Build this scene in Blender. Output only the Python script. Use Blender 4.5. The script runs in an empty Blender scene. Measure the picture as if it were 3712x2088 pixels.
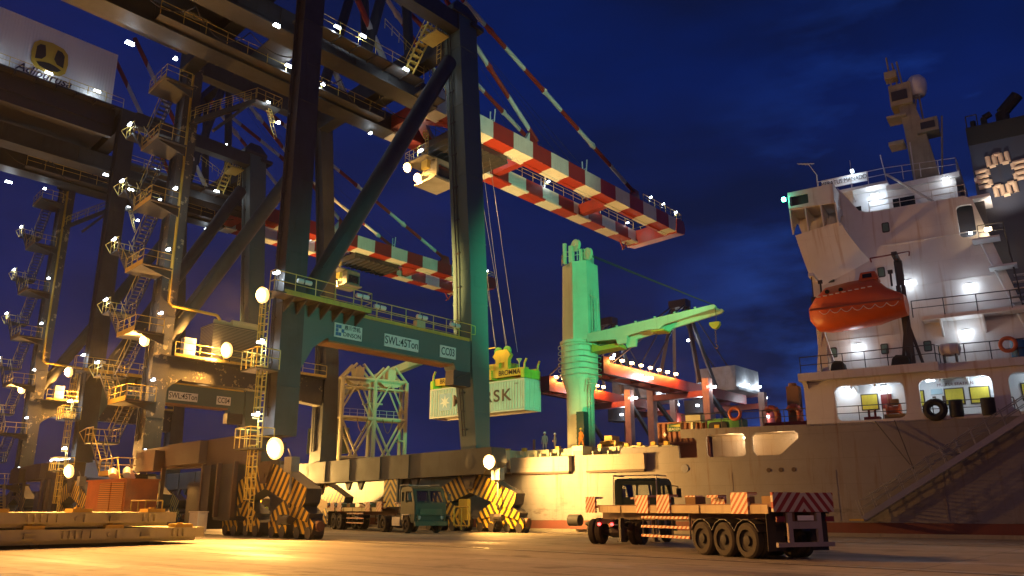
import bpy, math, random
from mathutils import Vector as V, Matrix
from mathutils.geometry import tessellate_polygon
random.seed(4)
R=math.radians
sc=bpy.context.scene
col=sc.collection
# ------------------------------------------------------------------ materials
def mk(name):
    m=bpy.data.materials.new(name); m.use_nodes=True
    nt=m.node_tree; return m,nt,nt.nodes['Principled BSDF']
def N(nt,t,**k):
    n=nt.nodes.new(t)
    for a,b in k.items(): setattr(n,a,b)
    return n
def L(nt,a,b): nt.links.new(a,b)
def math_(nt,op,a,b=None):
    n=N(nt,'ShaderNodeMath',operation=op)
    for i,x in enumerate((a,b)):
        if x is None: continue
        if hasattr(x,'is_linked'): L(nt,x,n.inputs[i])
        else: n.inputs[i].default_value=x
    return n.outputs[0]
def mix(nt,f,a,b):
    n=N(nt,'ShaderNodeMix',data_type='RGBA')
    for i,x in ((0,f),(6,a),(7,b)):
        if hasattr(x,'is_linked'): L(nt,x,n.inputs[i])
        elif i==0: n.inputs[0].default_value=x
        else: n.inputs[i].default_value=(*x,1)
    return n.outputs[2]
def noise(nt,co,scale,detail=4,rough=.6):
    n=N(nt,'ShaderNodeTexNoise'); n.inputs['Scale'].default_value=scale; n.inputs['Detail'].default_value=detail
    n.inputs['Roughness'].default_value=rough; L(nt,co,n.inputs['Vector']); return n.outputs[0]
def ramp(nt,x,lo,hi):
    n=N(nt,'ShaderNodeMapRange'); n.inputs[1].default_value=lo; n.inputs[2].default_value=hi; L(nt,x,n.inputs[0]); return n.outputs[0]
def coords(nt): return N(nt,'ShaderNodeTexCoord').outputs['Object']
def scaled(nt,co,s):
    n=N(nt,'ShaderNodeVectorMath',operation='MULTIPLY'); n.inputs[1].default_value=s; L(nt,co,n.inputs[0]); return n.outputs[0]
def dotv(nt,co,v):
    n=N(nt,'ShaderNodeVectorMath',operation='DOT_PRODUCT'); n.inputs[1].default_value=v; L(nt,co,n.inputs[0]); return n.outputs['Value']
def weather(nt,p,c,dirt=(.09,.06,.04),amt=.5,scale=1.,bump=.05,streak=True,rust=None):
    co=coords(nt)
    base=c if hasattr(c,'is_linked') else None
    n1=noise(nt,co,.5*scale,6); n2=noise(nt,scaled(nt,co,(3*scale,3*scale,.35*scale)),1.,5)
    f=math_(nt,'MULTIPLY',ramp(nt,n1,.42,.75),amt)
    cc=mix(nt,f,c if base is None else base,dirt)
    if streak: cc=mix(nt,math_(nt,'MULTIPLY',ramp(nt,n2,.55,.8),amt),cc,dirt)
    if rust:
        n3=noise(nt,co,1.3*scale,8,.7); cc=mix(nt,ramp(nt,n3,.585,.61),cc,rust)
    L(nt,cc,p.inputs['Base Color'])
    r=N(nt,'ShaderNodeMapRange'); L(nt,n1,r.inputs[0]); r.inputs[3].default_value=p.inputs['Roughness'].default_value-.12; r.inputs[4].default_value=p.inputs['Roughness'].default_value+.15
    L(nt,r.outputs[0],p.inputs['Roughness'])
    if bump:
        b=N(nt,'ShaderNodeBump'); b.inputs['Strength'].default_value=bump; b.inputs['Distance'].default_value=.05
        L(nt,noise(nt,co,4*scale,5),b.inputs['Height']); L(nt,b.outputs[0],p.inputs['Normal'])
MAT={}
def paint(name,c,rough=.5,metal=0.,**k):
    m,nt,p=mk(name); p.inputs['Roughness'].default_value=rough; p.inputs['Metallic'].default_value=metal
    weather(nt,p,c,**k); MAT[name]=m; return m
def stripes(name,c1,c2,vec,off=0.,duty=.5,chev=None,rough=.5,amt=.35):
    m,nt,p=mk(name); co=coords(nt); p.inputs['Roughness'].default_value=rough
    d=dotv(nt,co,vec)
    if chev is not None:
        v2,c0,k=chev; d2=math_(nt,'ABSOLUTE',math_(nt,'SUBTRACT',dotv(nt,co,v2),c0)); d=math_(nt,'ADD',d,math_(nt,'MULTIPLY',d2,k))
    fr=math_(nt,'FRACT',math_(nt,'ADD',d,off+100.))
    f=math_(nt,'GREATER_THAN',fr,duty)
    weather(nt,p,mix(nt,f,c1,c2),amt=amt,bump=.02); MAT[name]=m; return m
def glow(name,c,s):
    m,nt,p=mk(name); p.inputs['Base Color'].default_value=(.8,.8,.8,1); p.inputs['Emission Color'].default_value=(*c,1); p.inputs['Emission Strength'].default_value=s; MAT[name]=m; return m
def plain(name,c,rough=.5,metal=0.): return paint(name,c,rough,metal,amt=.25,bump=0,streak=False)
crane=paint('crane paint',(.05,.052,.052),.6,amt=.6,dirt=(.03,.022,.017),bump=.12)
cranew=paint('worn crane paint',(.085,.08,.07),.5,amt=.55,dirt=(.06,.045,.035),rust=(.40,.33,.19),bump=.12)
teal=paint('green lit crane paint',(.085,.135,.125),.5,amt=.35,dirt=(.09,.11,.09))  # crane grey tinted green for the parts the green floodlight hits
brown=paint('primer brown paint',(.085,.052,.036),.6)
yellow=paint('yellow paint',(.62,.40,.05),.45,amt=.3)
white=paint('white paint',(.72,.72,.68),.5,amt=.3,dirt=(.35,.3,.24))
clad=None
cream=paint('cream paint',(.50,.45,.24),.55,amt=.35,dirt=(.33,.26,.15))
def plated(name,c,dirt,streak,seam=.5,rough=.55,w=4.2,h=1.7,scuff=0.):
    m,nt,p=mk(name); co=coords(nt); p.inputs['Roughness'].default_value=rough
    cb=N(nt,'ShaderNodeCombineXYZ'); L(nt,dotv(nt,co,(.994,.11,0)),cb.inputs[0]); L(nt,dotv(nt,co,(0,0,1)),cb.inputs[1])
    br=N(nt,'ShaderNodeTexBrick'); L(nt,cb.outputs[0],br.inputs['Vector']); br.inputs['Scale'].default_value=1; br.inputs['Brick Width'].default_value=w; br.inputs['Row Height'].default_value=h; br.inputs['Mortar Size'].default_value=.012; br.inputs['Mortar Smooth'].default_value=.3
    br.inputs['Color1'].default_value=(.42,.42,.42,1); br.inputs['Color2'].default_value=(.58,.58,.58,1)
    n1=noise(nt,co,.35,7,.65); n2=noise(nt,scaled(nt,cb.outputs[0],(2.6,.16,1)),1.,6,.6); n3=noise(nt,scaled(nt,cb.outputs[0],(.8,2.2,1)),1.,7,.7)
    cc=mix(nt,math_(nt,'MULTIPLY',ramp(nt,n1,.4,.75),.6),c,dirt)
    pv=N(nt,'ShaderNodeSeparateColor'); L(nt,br.outputs[0],pv.inputs[0]); cc=mix(nt,math_(nt,'MULTIPLY',ramp(nt,pv.outputs[0],.42,.58),.14),cc,tuple(x*.6 for x in c))
    cc=mix(nt,math_(nt,'MULTIPLY',ramp(nt,n2,.56,.74),.75),cc,streak)
    cc=mix(nt,math_(nt,'MULTIPLY',br.outputs[1],seam),cc,tuple(x*.45 for x in c))
    if scuff:
        z=dotv(nt,co,(0,0,1)); f=math_(nt,'MULTIPLY',ramp(nt,z,3.4,.8),ramp(nt,n3,.52,.66)); cc=mix(nt,math_(nt,'MULTIPLY',f,scuff),cc,(.07,.05,.04))
    L(nt,cc,p.inputs['Base Color'])
    bp=N(nt,'ShaderNodeBump'); bp.inputs['Strength'].default_value=.35; bp.inputs['Distance'].default_value=.06
    hh=math_(nt,'ADD',math_(nt,'MULTIPLY',noise(nt,co,.9,3),.8),math_(nt,'MULTIPLY',br.outputs[1],-.25)); L(nt,hh,bp.inputs['Height']); L(nt,bp.outputs[0],p.inputs['Normal'])
    MAT[name]=m; return m
hullm=plated('hull paint',(.275,.255,.24),(.20,.165,.135),(.17,.085,.04),scuff=.8)
creamg=plated('ship crane cream paint',(.60,.60,.41),(.42,.38,.24),(.40,.33,.2),seam=.1,w=9.,h=2.4)
hulld=plated('hull upper paint',(.38,.32,.27),(.27,.20,.14),(.20,.10,.05))
boot=paint('red boot top paint',(.20,.055,.035),.6)
shipw=plated('ship white paint',(.70,.67,.65),(.54,.48,.43),(.40,.26,.16),seam=.3,w=3.4,h=2.6)
inner=paint('deck house white paint',(.78,.80,.82),.5,amt=.15,dirt=(.5,.5,.48))
steel=paint('dark steel',(.05,.05,.055),.45,.3)
black=plain('black rubber',(.018,.018,.02),.75)
rail_m=paint('galvanised yellow rail paint',(.66,.50,.11),.45,amt=.3)
railw=plain('white rail paint',(.55,.5,.45),.5)
grating=paint('grating steel',(.07,.07,.07),.6)
orange=paint('lifeboat orange',(.62,.10,.012),.4,amt=.35,dirt=(.30,.06,.02))
orangec=paint('orange cabinet paint',(.55,.17,.03),.5)
redp=paint('red crane paint',(.30,.035,.02),.45)
green=paint('dark green cab paint',(.008,.036,.024),.55,amt=.2,dirt=(.03,.03,.02))
glass=plain('dark glass',(.01,.012,.014),.08)
concrete=None
rust=paint('rusty brown paint',(.16,.07,.035),.6)
cont_b=paint('brown container paint',(.24,.085,.045),.5)
contw=paint('pale container paint',(.62,.58,.50),.5,amt=.3,dirt=(.35,.27,.18))
contg=paint('green container paint',(.12,.36,.08),.5)
red_l=plain('dark red paint',(.16,.015,.012),.4)
chrome=plain('galvanised steel',(.35,.35,.36),.35,.6)
wood=paint('timber',(.22,.14,.06),.8)
bands=stripes('red and white bands',(.74,.72,.60),(.36,.035,.015),(.115/6.86,1/6.86,0),off=(.115*45.2-55.47)/6.86,amt=.2)
hazard=stripes('yellow black hazard stripes',(.66,.42,.03),(.02,.018,.015),(1.5,0,1.1),amt=.25)
hazard2=stripes('mirrored hazard stripes',(.66,.42,.03),(.02,.018,.015),(-1.5,0,1.1),amt=.25)
chevron=stripes('yellow chevron stripes',(.66,.42,.03),(.02,.018,.015),(0,0,1.45),chev=((1,.0,0),-56.5,1.7),amt=.2)
trailst=stripes('orange white trailer stripes',(.70,.58,.42),(.40,.10,.03),(3.4,0,3.4),amt=.3)
trailch=stripes('red white chevron stripes',(.50,.44,.36),(.26,.022,.012),(0,0,2.3),chev=((0,1,0),0.,2.6),amt=.3)
warm=glow('sodium lamp lens',(1.,.55,.16),70)
amber=glow('sodium halo glow',(1.,.50,.12),1.7)  # dim amber glow imitating the glare halo round each sodium lens
cool=glow('white lamp lens',(.82,.92,1.),16)
coolw=glow('warm white lamp lens',(1.,.80,.5),26)
redl=glow('red lamp lens',(1.,.03,.03),12)
greenl=glow('green lamp lens',(.1,1.,.6),45)
def clad_mat():
    m,nt,p=mk('ribbed white cladding'); co=coords(nt); p.inputs['Roughness'].default_value=.45
    p.inputs['Base Color'].default_value=(.72,.72,.70,1)
    f=math_(nt,'FRACT',math_(nt,'MULTIPLY',dotv(nt,co,(1.,1.,0)),3.2)); b=N(nt,'ShaderNodeBump'); b.inputs['Strength'].default_value=.8; b.inputs['Distance'].default_value=.06
    L(nt,math_(nt,'ABSOLUTE',math_(nt,'SUBTRACT',f,.5)),b.inputs['Height']); L(nt,b.outputs[0],p.inputs['Normal']); return m
clad=clad_mat()
def louvre_mat(name,c):
    m,nt,p=mk(name); co=coords(nt); p.inputs['Roughness'].default_value=.55
    f=math_(nt,'FRACT',math_(nt,'MULTIPLY',dotv(nt,co,(0,0,1)),7.)); g=math_(nt,'GREATER_THAN',f,.45)
    L(nt,mix(nt,g,tuple(x*.25 for x in c),c),p.inputs['Base Color'])
    b=N(nt,'ShaderNodeBump'); b.inputs['Strength'].default_value=.9; b.inputs['Distance'].default_value=.05; L(nt,f,b.inputs['Height']); L(nt,b.outputs[0],p.inputs['Normal']); return m
louvre=louvre_mat('grey louvres',(.22,.2,.17)); louvo=louvre_mat('orange louvres',(.58,.2,.03))
def ground_mat():
    m,nt,p=mk('concrete apron'); co=coords(nt)
    n1=noise(nt,scaled(nt,co,(.08,.16,1)),1.,7,.65); n2=noise(nt,co,1.7,8,.7); n3=noise(nt,scaled(nt,co,(.05,.3,1)),1.,4)
    n4=noise(nt,co,12.,3)
    c=mix(nt,ramp(nt,n1,.3,.7),(.14,.125,.11),(.30,.275,.235)); c=mix(nt,math_(nt,'MULTIPLY',ramp(nt,n2,.5,.75),.6),c,(.10,.09,.08))
    c=mix(nt,math_(nt,'MULTIPLY',ramp(nt,n3,.6,.68),.55),c,(.07,.065,.06)); c=mix(nt,math_(nt,'MULTIPLY',n4,.3),c,(.12,.11,.1))
    n5=noise(nt,scaled(nt,co,(.33,.5,1)),1.,5,.55); c=mix(nt,math_(nt,'MULTIPLY',ramp(nt,n5,.60,.66),.6),c,(.045,.04,.035))
    wv=N(nt,'ShaderNodeTexWave',bands_direction='Y'); wv.inputs['Scale'].default_value=.11; wv.inputs['Distortion'].default_value=3.; wv.inputs['Detail'].default_value=2.; wv.inputs['Detail Scale'].default_value=.15; L(nt,co,wv.inputs['Vector'])
    c=mix(nt,math_(nt,'MULTIPLY',math_(nt,'MULTIPLY',ramp(nt,wv.outputs[1],.93,.99),ramp(nt,n2,.35,.6)),.5),c,(.05,.045,.04))
    # slab joints
    for v,s in (((1,0,0),.14),((0,1,0),.17)):
        f=math_(nt,'FRACT',math_(nt,'ADD',math_(nt,'MULTIPLY',dotv(nt,co,v),s),50.)); j=math_(nt,'LESS_THAN',f,.008)
        c=mix(nt,math_(nt,'MULTIPLY',j,.75),c,(.03,.028,.025))
    L(nt,c,p.inputs['Base Color'])
    rr=N(nt,'ShaderNodeMapRange'); L(nt,n3,rr.inputs[0]); rr.inputs[1].default_value=.45; rr.inputs[2].default_value=.68; rr.inputs[3].default_value=.8; rr.inputs[4].default_value=.42
    L(nt,rr.outputs[0],p.inputs['Roughness'])
    b=N(nt,'ShaderNodeBump'); b.inputs['Strength'].default_value=.25; b.inputs['Distance'].default_value=.02; L(nt,n2,b.inputs['Height']); L(nt,b.outputs[0],p.inputs['Normal']); p.inputs['Specular IOR Level'].default_value=.3
    return m
concrete=ground_mat()
def water_mat():
    m,nt,p=mk('harbour water'); co=coords(nt); p.inputs['Base Color'].default_value=(.006,.012,.02,1); p.inputs['Roughness'].default_value=.12
    b=N(nt,'ShaderNodeBump'); b.inputs['Strength'].default_value=.4; b.inputs['Distance'].default_value=.3; L(nt,noise(nt,co,.6,5),b.inputs['Height']); L(nt,b.outputs[0],p.inputs['Normal']); return m
# ------------------------------------------------------------------ mesh builder
class MB:
    def __init__(s,T=None): s.v=[]; s.f=[]; s.T=T; s.mi=[]; s.cur=0
    def add(s,vs,fs):
        o=len(s.v); s.v+= [tuple(s.T(*p)) if s.T else tuple(p) for p in vs]; s.f+=[[i+o for i in f] for f in fs]; s.mi+=[s.cur]*len(fs); return s
    def hexa(s,p): return s.add(p,[(0,3,2,1),(4,5,6,7),(0,1,5,4),(1,2,6,5),(2,3,7,6),(3,0,4,7)])
    def bx(s,x0,x1,y0,y1,z0,z1):
        if x0>x1:x0,x1=x1,x0
        if y0>y1:y0,y1=y1,y0
        return s.hexa([(x0,y0,z0),(x1,y0,z0),(x1,y1,z0),(x0,y1,z0),(x0,y0,z1),(x1,y0,z1),(x1,y1,z1),(x0,y1,z1)])
    def box(s,c,d,M=None):
        p=[V((sx*d[0]/2,sy*d[1]/2,sz*d[2]/2)) for sz in(-1,1) for sx,sy in((-1,-1),(1,-1),(1,1),(-1,1))]
        return s.hexa([(M@q if M else q)+V(c) for q in p])
    def taper(s,r0,r1):   # two rects (x0,x1,y0,y1,z)
        a=[(r0[0],r0[2],r0[4]),(r0[1],r0[2],r0[4]),(r0[1],r0[3],r0[4]),(r0[0],r0[3],r0[4])]; b=[(r1[0],r1[2],r1[4]),(r1[1],r1[2],r1[4]),(r1[1],r1[3],r1[4]),(r1[0],r1[3],r1[4])]
        return s.hexa(a+b)
    def tube(s,p0,p1,r,n=6,r1=None):
        p0=V(p0);p1=V(p1);d=(p1-p0)
        if d.length<1e-6: return s
        d.normalize(); u=d.orthogonal().normalized(); w=d.cross(u); r1=r if r1 is None else r1; vs=[]
        for p,q in((p0,r),(p1,r1)): vs+=[p+(u*math.cos(2*math.pi*i/n)+w*math.sin(2*math.pi*i/n))*q for i in range(n)]
        return s.add(vs,[(i,(i+1)%n,n+(i+1)%n,n+i) for i in range(n)]+[tuple(range(n-1,-1,-1)),tuple(range(n,2*n))])
    def path(s,pts,r,n=6):
        for a,b in zip(pts,pts[1:]): s.tube(a,b,r,n)
        return s
    def beam(s,p0,p1,w,h,up=(0,0,1)):
        p0=V(p0);p1=V(p1);d=(p1-p0).normalized(); x=d.cross(V(up)).normalized(); y=x.cross(d)
        q=[]
        for p in(p0,p1): q+=[p-x*w/2-y*h/2,p+x*w/2-y*h/2,p+x*w/2+y*h/2,p-x*w/2+y*h/2]
        return s.hexa(q)
    def lathe(s,c,prof,axis=(0,0,1),n=16,cap=True):
        ax=V(axis).normalized(); u=ax.orthogonal().normalized(); w=ax.cross(u); c=V(c); vs=[];fs=[]
        for r,h in prof: vs+=[c+ax*h+(u*math.cos(2*math.pi*i/n)+w*math.sin(2*math.pi*i/n))*max(r,1e-4) for i in range(n)]
        for k in range(len(prof)-1): fs+=[(k*n+i,k*n+(i+1)%n,(k+1)*n+(i+1)%n,(k+1)*n+i) for i in range(n)]
        if cap: fs+=[tuple(range(n-1,-1,-1)),tuple(range((len(prof)-1)*n,len(prof)*n))]
        return s.add(vs,fs)
    def plate(s,outer,holes,F,t,side=None):  # F(u,v,w)->xyz ; thickness t along w
        loops=[outer]+list(holes); flat=[p for l in loops for p in l]
        tri=tessellate_polygon([[V((p[0],p[1],0)) for p in l] for l in loops]); n=len(flat)
        vs=[F(p[0],p[1],0) for p in flat]+[F(p[0],p[1],t) for p in flat]
        fs=[tuple(x) for x in tri]+[tuple(i+n for i in reversed(x)) for x in tri]; o=0
        for l in loops:
            k=len(l); fs+=[(o+i,o+(i+1)%k,n+o+(i+1)%k,n+o+i) for i in range(k)]; o+=k
        s.add(vs,fs)
        if side is not None: s.mi[-n:]=[side]*n
        return s
    def loft(s,rings,cap=True):
        n=len(rings[0]); vs=[p for r in rings for p in r]; fs=[]
        for k in range(len(rings)-1): fs+=[(k*n+i,k*n+(i+1)%n,(k+1)*n+(i+1)%n,(k+1)*n+i) for i in range(n)]
        if cap: fs+=[tuple(range(n-1,-1,-1)),tuple(range((len(rings)-1)*n,len(rings)*n))]
        return s.add(vs,fs)
    def build(s,name,mat,parent=None,smooth=False,bevel=0):
        me=bpy.data.meshes.new(name); me.from_pydata(s.v,[],s.f)
        for m in (mat if isinstance(mat,(list,tuple)) else [mat]): me.materials.append(m)
        if isinstance(mat,(list,tuple)): me.polygons.foreach_set('material_index',s.mi)
        import bmesh
        b=bmesh.new(); b.from_mesh(me); bmesh.ops.recalc_face_normals(b,faces=b.faces); b.to_mesh(me); b.free()
        if smooth:
            me.polygons.foreach_set('use_smooth',[True]*len(me.polygons)); me.set_sharp_from_angle(angle=R(40))
        o=bpy.data.objects.new(name,me); col.objects.link(o)
        if parent: o.parent=parent
        if bevel:
            bv=o.modifiers.new('b','BEVEL'); bv.width=bevel; bv.segments=2; bv.limit_method='ANGLE'
        return o
def tag(o,label,cat,group=None,kind=None):
    if label: o['label']=label
    if cat: o['category']=cat
    if group: o['group']=group
    if kind: o['kind']=kind
    return o
def empty(name,label,cat,group=None):
    o=bpy.data.objects.new(name,None); col.objects.link(o); o.empty_display_size=.3; return tag(o,label,cat,group)
def base(o,p):
    for c in o.children: c.location=c.location-V(p)
    o.location=V(p)
def place(o,p,rz): o.location=V(p); o.rotation_euler=(0,0,rz)
def copy_tree(o,parent=None):
    c=o.copy(); col.objects.link(c)
    if parent: c.parent=parent
    for ch in list(o.children): copy_tree(ch,c)
    return c
def text(body,size,X,Y,pos,mat,parent,name='lettering',align='CENTER',sx=1.,shear=0.,bold=.0,sp=1.):
    cu=bpy.data.curves.new(name,'FONT'); cu.body=body; cu.size=size; cu.extrude=.004; cu.align_x=align; cu.align_y='CENTER'; cu.shear=shear; cu.space_character=sp; cu.offset=bold
    cu.materials.append(mat); o=bpy.data.objects.new(name,cu); col.objects.link(o)
    X=V(X).normalized();Y=V(Y).normalized();Z=X.cross(Y)
    M=Matrix((X*sx,Y,Z)).transposed().to_4x4(); M.translation=V(pos); o.matrix_local=M
    if parent: o.parent=parent; o.matrix_local=M
    TEXTS.append(o); return o
def railing(mb,pts,h=1.15,sp=1.6,r=.035,mids=(.55,),posts=True):
    for a,b in zip(pts,pts[1:]):
        a=V(a);b=V(b);n=max(1,round((b-a).length/sp)); up=V((0,0,h))
        mb.tube(a+up,b+up,r)
        for m in mids: mb.tube(a+up*m,b+up*m,r*.8)
        if posts:
            for i in range(n+1): p=a.lerp(b,i/n); mb.tube(p,p+up,r)
def ladder(mb,p0,p1,wv,r=.03,step=.42,cage=None):
    p0=V(p0);p1=V(p1);w=V(wv)
    mb.tube(p0-w,p1-w,r*1.3); mb.tube(p0+w,p1+w,r*1.3); n=int((p1-p0).length/step)
    for i in range(1,n): q=p0.lerp(p1,i/n); mb.tube(q-w,q+w,r,5)
    if cage is not None:
        c=V(cage); ang=[math.pi*k/6 for k in range(7)]
        def P(q,t): return q-w*math.cos(t)*1.25+c*math.sin(t)
        m=max(2,int((p1-p0).length/.95)); z0=p0.lerp(p1,min(.9,1.9/(p1-p0).length))
        for i in range(m+1):
            q=z0.lerp(p1,i/m); mb.path([P(q,t) for t in ang],r,5)
        for t in ang[1:-1:1]: mb.tube(P(z0,t),P(p1,t),r*.8,5)
TEXTS=[]
def bake_text():
    dg=bpy.context.evaluated_depsgraph_get()
    for o in TEXTS:
        me=bpy.data.meshes.new_from_object(o.evaluated_get(dg)); n=o.name; mw=o.matrix_local.copy(); p=o.parent; bpy.data.objects.remove(o)
        q=bpy.data.objects.new(n,me); col.objects.link(q); q.parent=p; q.matrix_local=mw
    TEXTS.clear()
LIGHTS=[]
def point(p,c,w,size=.15):
    d=bpy.data.lights.new('lamp light','POINT'); d.color=c; d.energy=w; d.shadow_soft_size=size; o=bpy.data.objects.new('lamp light',d); o.location=V(p); col.objects.link(o); return o
def spot(p,t,c,w,ang=110,blend=.6,size=.3):
    d=bpy.data.lights.new('flood light','SPOT'); d.color=c; d.energy=w; d.spot_size=R(ang); d.spot_blend=blend; d.shadow_soft_size=size
    o=bpy.data.objects.new('flood light',d); o.location=V(p); o.rotation_euler=(V(t)-V(p)).to_track_quat('-Z','Y').to_euler(); col.objects.link(o); return o
SOD=(1.,.47,.10); COOL=(.75,.88,1.)
# ------------------------------------------------------------------ container cranes (local a: along the quay, b: towards the sea)
K=.115; X0=-45.2
def T(a,b,z): return V((X0-a,b+K*a,z))
def CM(): return MB(T)
WARM_AT=[];COOL_AT=[]
def floodlamp(parent,a,b,z,kind='cool',d=(.45,.22,.16),aim=0,w=None):
    m=CM(); dx,dy,dz=d
    if kind=='warm':
        m.box((a,b+.36,z+.1),(dx*.8,dy*.6,dz*1.2)); m.tube((a,b+.4,z-.2),(a,b+.4,z-1.),.06); m.cur=1; r_=dx*.62
        m.cur=2; m.lathe((a,b-.02,z+.05),[(r_*.3,.3),(r_*1.05,.16),(r_*1.15,-.04),(r_*1.1,-.1),(r_*.62,-.16)],(.25,1,.2),18); m.cur=1; m.lathe((a,b-.02,z+.05),[(r_*.3,-.1),(r_*.74,-.17),(r_*.7,-.26),(r_*.3,-.36)],(.25,1,.2),16)  # hot core inside an amber halo rim, both enlarged for glare
    else:
        dx*=.72; dy*=.72; dz*=.7
        m.bx(a-dx/2,a+dx/2,b-dy/2,b+dy/2,z,z+dz); m.cur=1
        m.bx(a-dx/2+.04,a+dx/2-.04,b-dy/2-.05,b+dy/2+.05,z-dz*.5,z-.01); m.bx(a-dx/2-.02,a-dx/2+.01,b-dy/2,b+dy/2,z-.1,z+.1)
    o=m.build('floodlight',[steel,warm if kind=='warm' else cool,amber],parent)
    (WARM_AT if kind=='warm' else COOL_AT).append((T(a,b,z-.35),w)); return o
def make_crane():
    c=empty('container_crane','towering grey quay crane, its green lit portal beam lettered CC03','crane','quay cranes')
    # legs: [(a0,a1,b0,b1,z)...]
    for secs,mt in (
        ([(0,1.5,30.0,31.75,6.3),(0,1.5,29.95,31.7,15.1),(0,1.4,29.9,31.55,45)],crane),
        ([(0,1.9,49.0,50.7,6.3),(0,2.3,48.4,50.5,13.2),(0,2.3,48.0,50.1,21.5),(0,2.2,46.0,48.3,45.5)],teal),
        ([(25,27.2,30.8,32.4,6.3),(25,27.2,30.8,32.4,15),(25,27,30.9,32.5,45)],cranew),
        ([(25,27.2,49.5,51.6,6.3),(25,27.3,49.5,51.2,17),(25,26.6,48.1,49.6,31.5),(25,26.4,46.6,48.3,45.5)],crane)):
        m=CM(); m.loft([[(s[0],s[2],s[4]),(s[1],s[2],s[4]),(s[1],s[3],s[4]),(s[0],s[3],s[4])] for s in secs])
        for s in secs[1:-1]:
            m.bx(s[0]-.025,s[1]+.025,s[2]-.03,s[3]+.03,s[4]-.1,s[4]+.02)
        def at(z):
            for p_,q_ in zip(secs,secs[1:]):
                if z<=q_[4]: u=(z-p_[4])/(q_[4]-p_[4]); return [p_[i]+(q_[i]-p_[i])*u for i in range(4)]
            return secs[-1][:4]
        for z in (9.5,18.6,24.,30.,36.5,42.):
            r_=at(z); m.bx(r_[0]-.03,r_[1]+.03,r_[2]-.03,r_[3]+.03,z-.05,z+.05)
        for z in (20.,33.): r_=at(z); m.bx(r_[0]-.04,r_[0]+.01,r_[2]+.5,r_[3]-.5,z,z+.9)
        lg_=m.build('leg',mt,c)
        m=CM()
        for q in (.25,.42):
            pts=[]
            for z in (7.5,13,15.3,22,30,38,44): r_=at(z); pts.append((r_[0]+(r_[1]-r_[0])*(1-q),r_[2]-.09,z))
            m.path(pts,.05,6)
        for z in range(8,44,3): r_=at(z); m.bx(r_[0]+(r_[1]-r_[0])*.5,r_[0]+(r_[1]-r_[0])*.8,r_[2]-.12,r_[2],z,z+.08)
        m.build('conduit',steel,lg_)
    # portal beams with haunches
    for a0,nm in ((0,0),(25.2,1)):
        m=CM(); F=lambda u,v,w:(a0+.03+w,u,v)
        bw=48.2 if nm==0 else 49.4
        m.plate([(31.4,15.12),(bw,15.12),(bw,12.2),(46.6,12.45),(46.2,13.15),(33.7,13.15),(32.6,12.3),(32.0,11.2),(31.4,10.2)],[],F,1.35)
        m.bx(a0-.02,a0+1.45,33.8,46,13.02,13.15)
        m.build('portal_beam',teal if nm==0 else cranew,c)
    m=CM(); m.bx(-.12,1.5,33.75,46.1,12.86,13.0); m.build('bottom_flange',paint('sodium tinted flange paint',(.30,.15,.06),.5),c)  # flange coloured orange to show sodium light from below
    m=CM(); m.bx(-.14,.9,46.1,48.1,11.3,12.5); m.tube((-.18,46.4,11.9),(-.15,47.9,12.5),.06); m.build('cable_box',steel,c)
    # sign boards
    def board(b0,b1,z0,z1): 
        m=CM(); m.bx(-.05,.02,b0,b1,z0,z1); return m.build('sign_board',white,c)
    blue=plain('sign blue',(.05,.16,.38)); dk=plain('sign lettering black',(.02,.025,.03))
    s=board(34.25,36.7,13.34,14.34)
    for i,j in ((0,2),(1,2),(0,1),(2,1),(0,0),(1,0)):
        pass
    m=CM()
    for i,j in ((0,0),(1,0),(0,1),(2,1),(0,2),(1,2)): m.bx(-.075,-.05,34.36+.25*i,34.36+.25*i+.22,13.44+.27*j,13.44+.27*j+.24)
    m.build('emblem',blue,s)
    text('鼎盛港机',.36,(0,1,0),(0,0,1),T(-.06,35.82,14.08),dk,s,bold=.006); text('DINSON',.42,(0,1,0),(0,0,1),T(-.06,35.82,13.6),dk,s,bold=.004)
    s=board(38.84,42.27,13.36,14.3); text('SWL:45Ton',.86,(0,1,0),(0,0,1),T(-.06,40.55,13.83),dk,s,sx=.80,bold=.006)
    s=board(44.62,46.4,13.36,14.32); cc=text('CC03',.86,(0,1,0),(0,0,1),T(-.06,45.5,13.84),dk,s,sx=.74,bold=.006)
    # sill beams
    m=CM(); m.plate([(-2.2,6.45),(27.6,6.3),(28.2,5.2),(27.4,4.2),(-1.2,4.4),(-2.4,5.3)],[],lambda u,v,w:(u,48.6+w,v),1.7)
    for a in (8.5,12.9,18.,22.4): m.bx(a-.05,a+.05,48.52,48.6,4.35,6.35)
    for a in (.3,26.2): m.lathe((a,48.6,5.4),[(.65,-.25),(.65,0),(.3,0.02)],(0,-1,0),14)
    for a,q in ((8.,0),(10.3,0),(16.5,0),(18.6,0)): m.plate([(a-.6,4.4),(a+.6,4.4),(a+.15,3.5),(a-.15,3.5)],[],lambda u,v,w:(u,48.9+w,v),.25)
    m.build('sill_beam',crane,c)
    m=CM(); m.plate([(1.6,6.6),(25,6.5),(25,4.9),(1.6,4.6)],[],lambda u,v,w:(u,30.1+w,v),1.5); m.bx(10,16,29.5,30.1,4.9,6.5); m.bx(18,22,29.3,30.1,4.6,6.2)
    for a in (4.5,7,9.5,17): m.bx(a-.12,a+.12,29.6,29.9,1.2,4.8)
    m.build('sill_beam',brown,c)
    m=CM(); m.bx(8.2,9.6,29.7,31.2,.4,4.7); m.bx(5,7.6,29.9,31.2,1.0,4.7); m.bx(10.2,12.4,29.9,31.2,.6,3.6); m.build('cable_reel_housing',steel,c)
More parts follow.
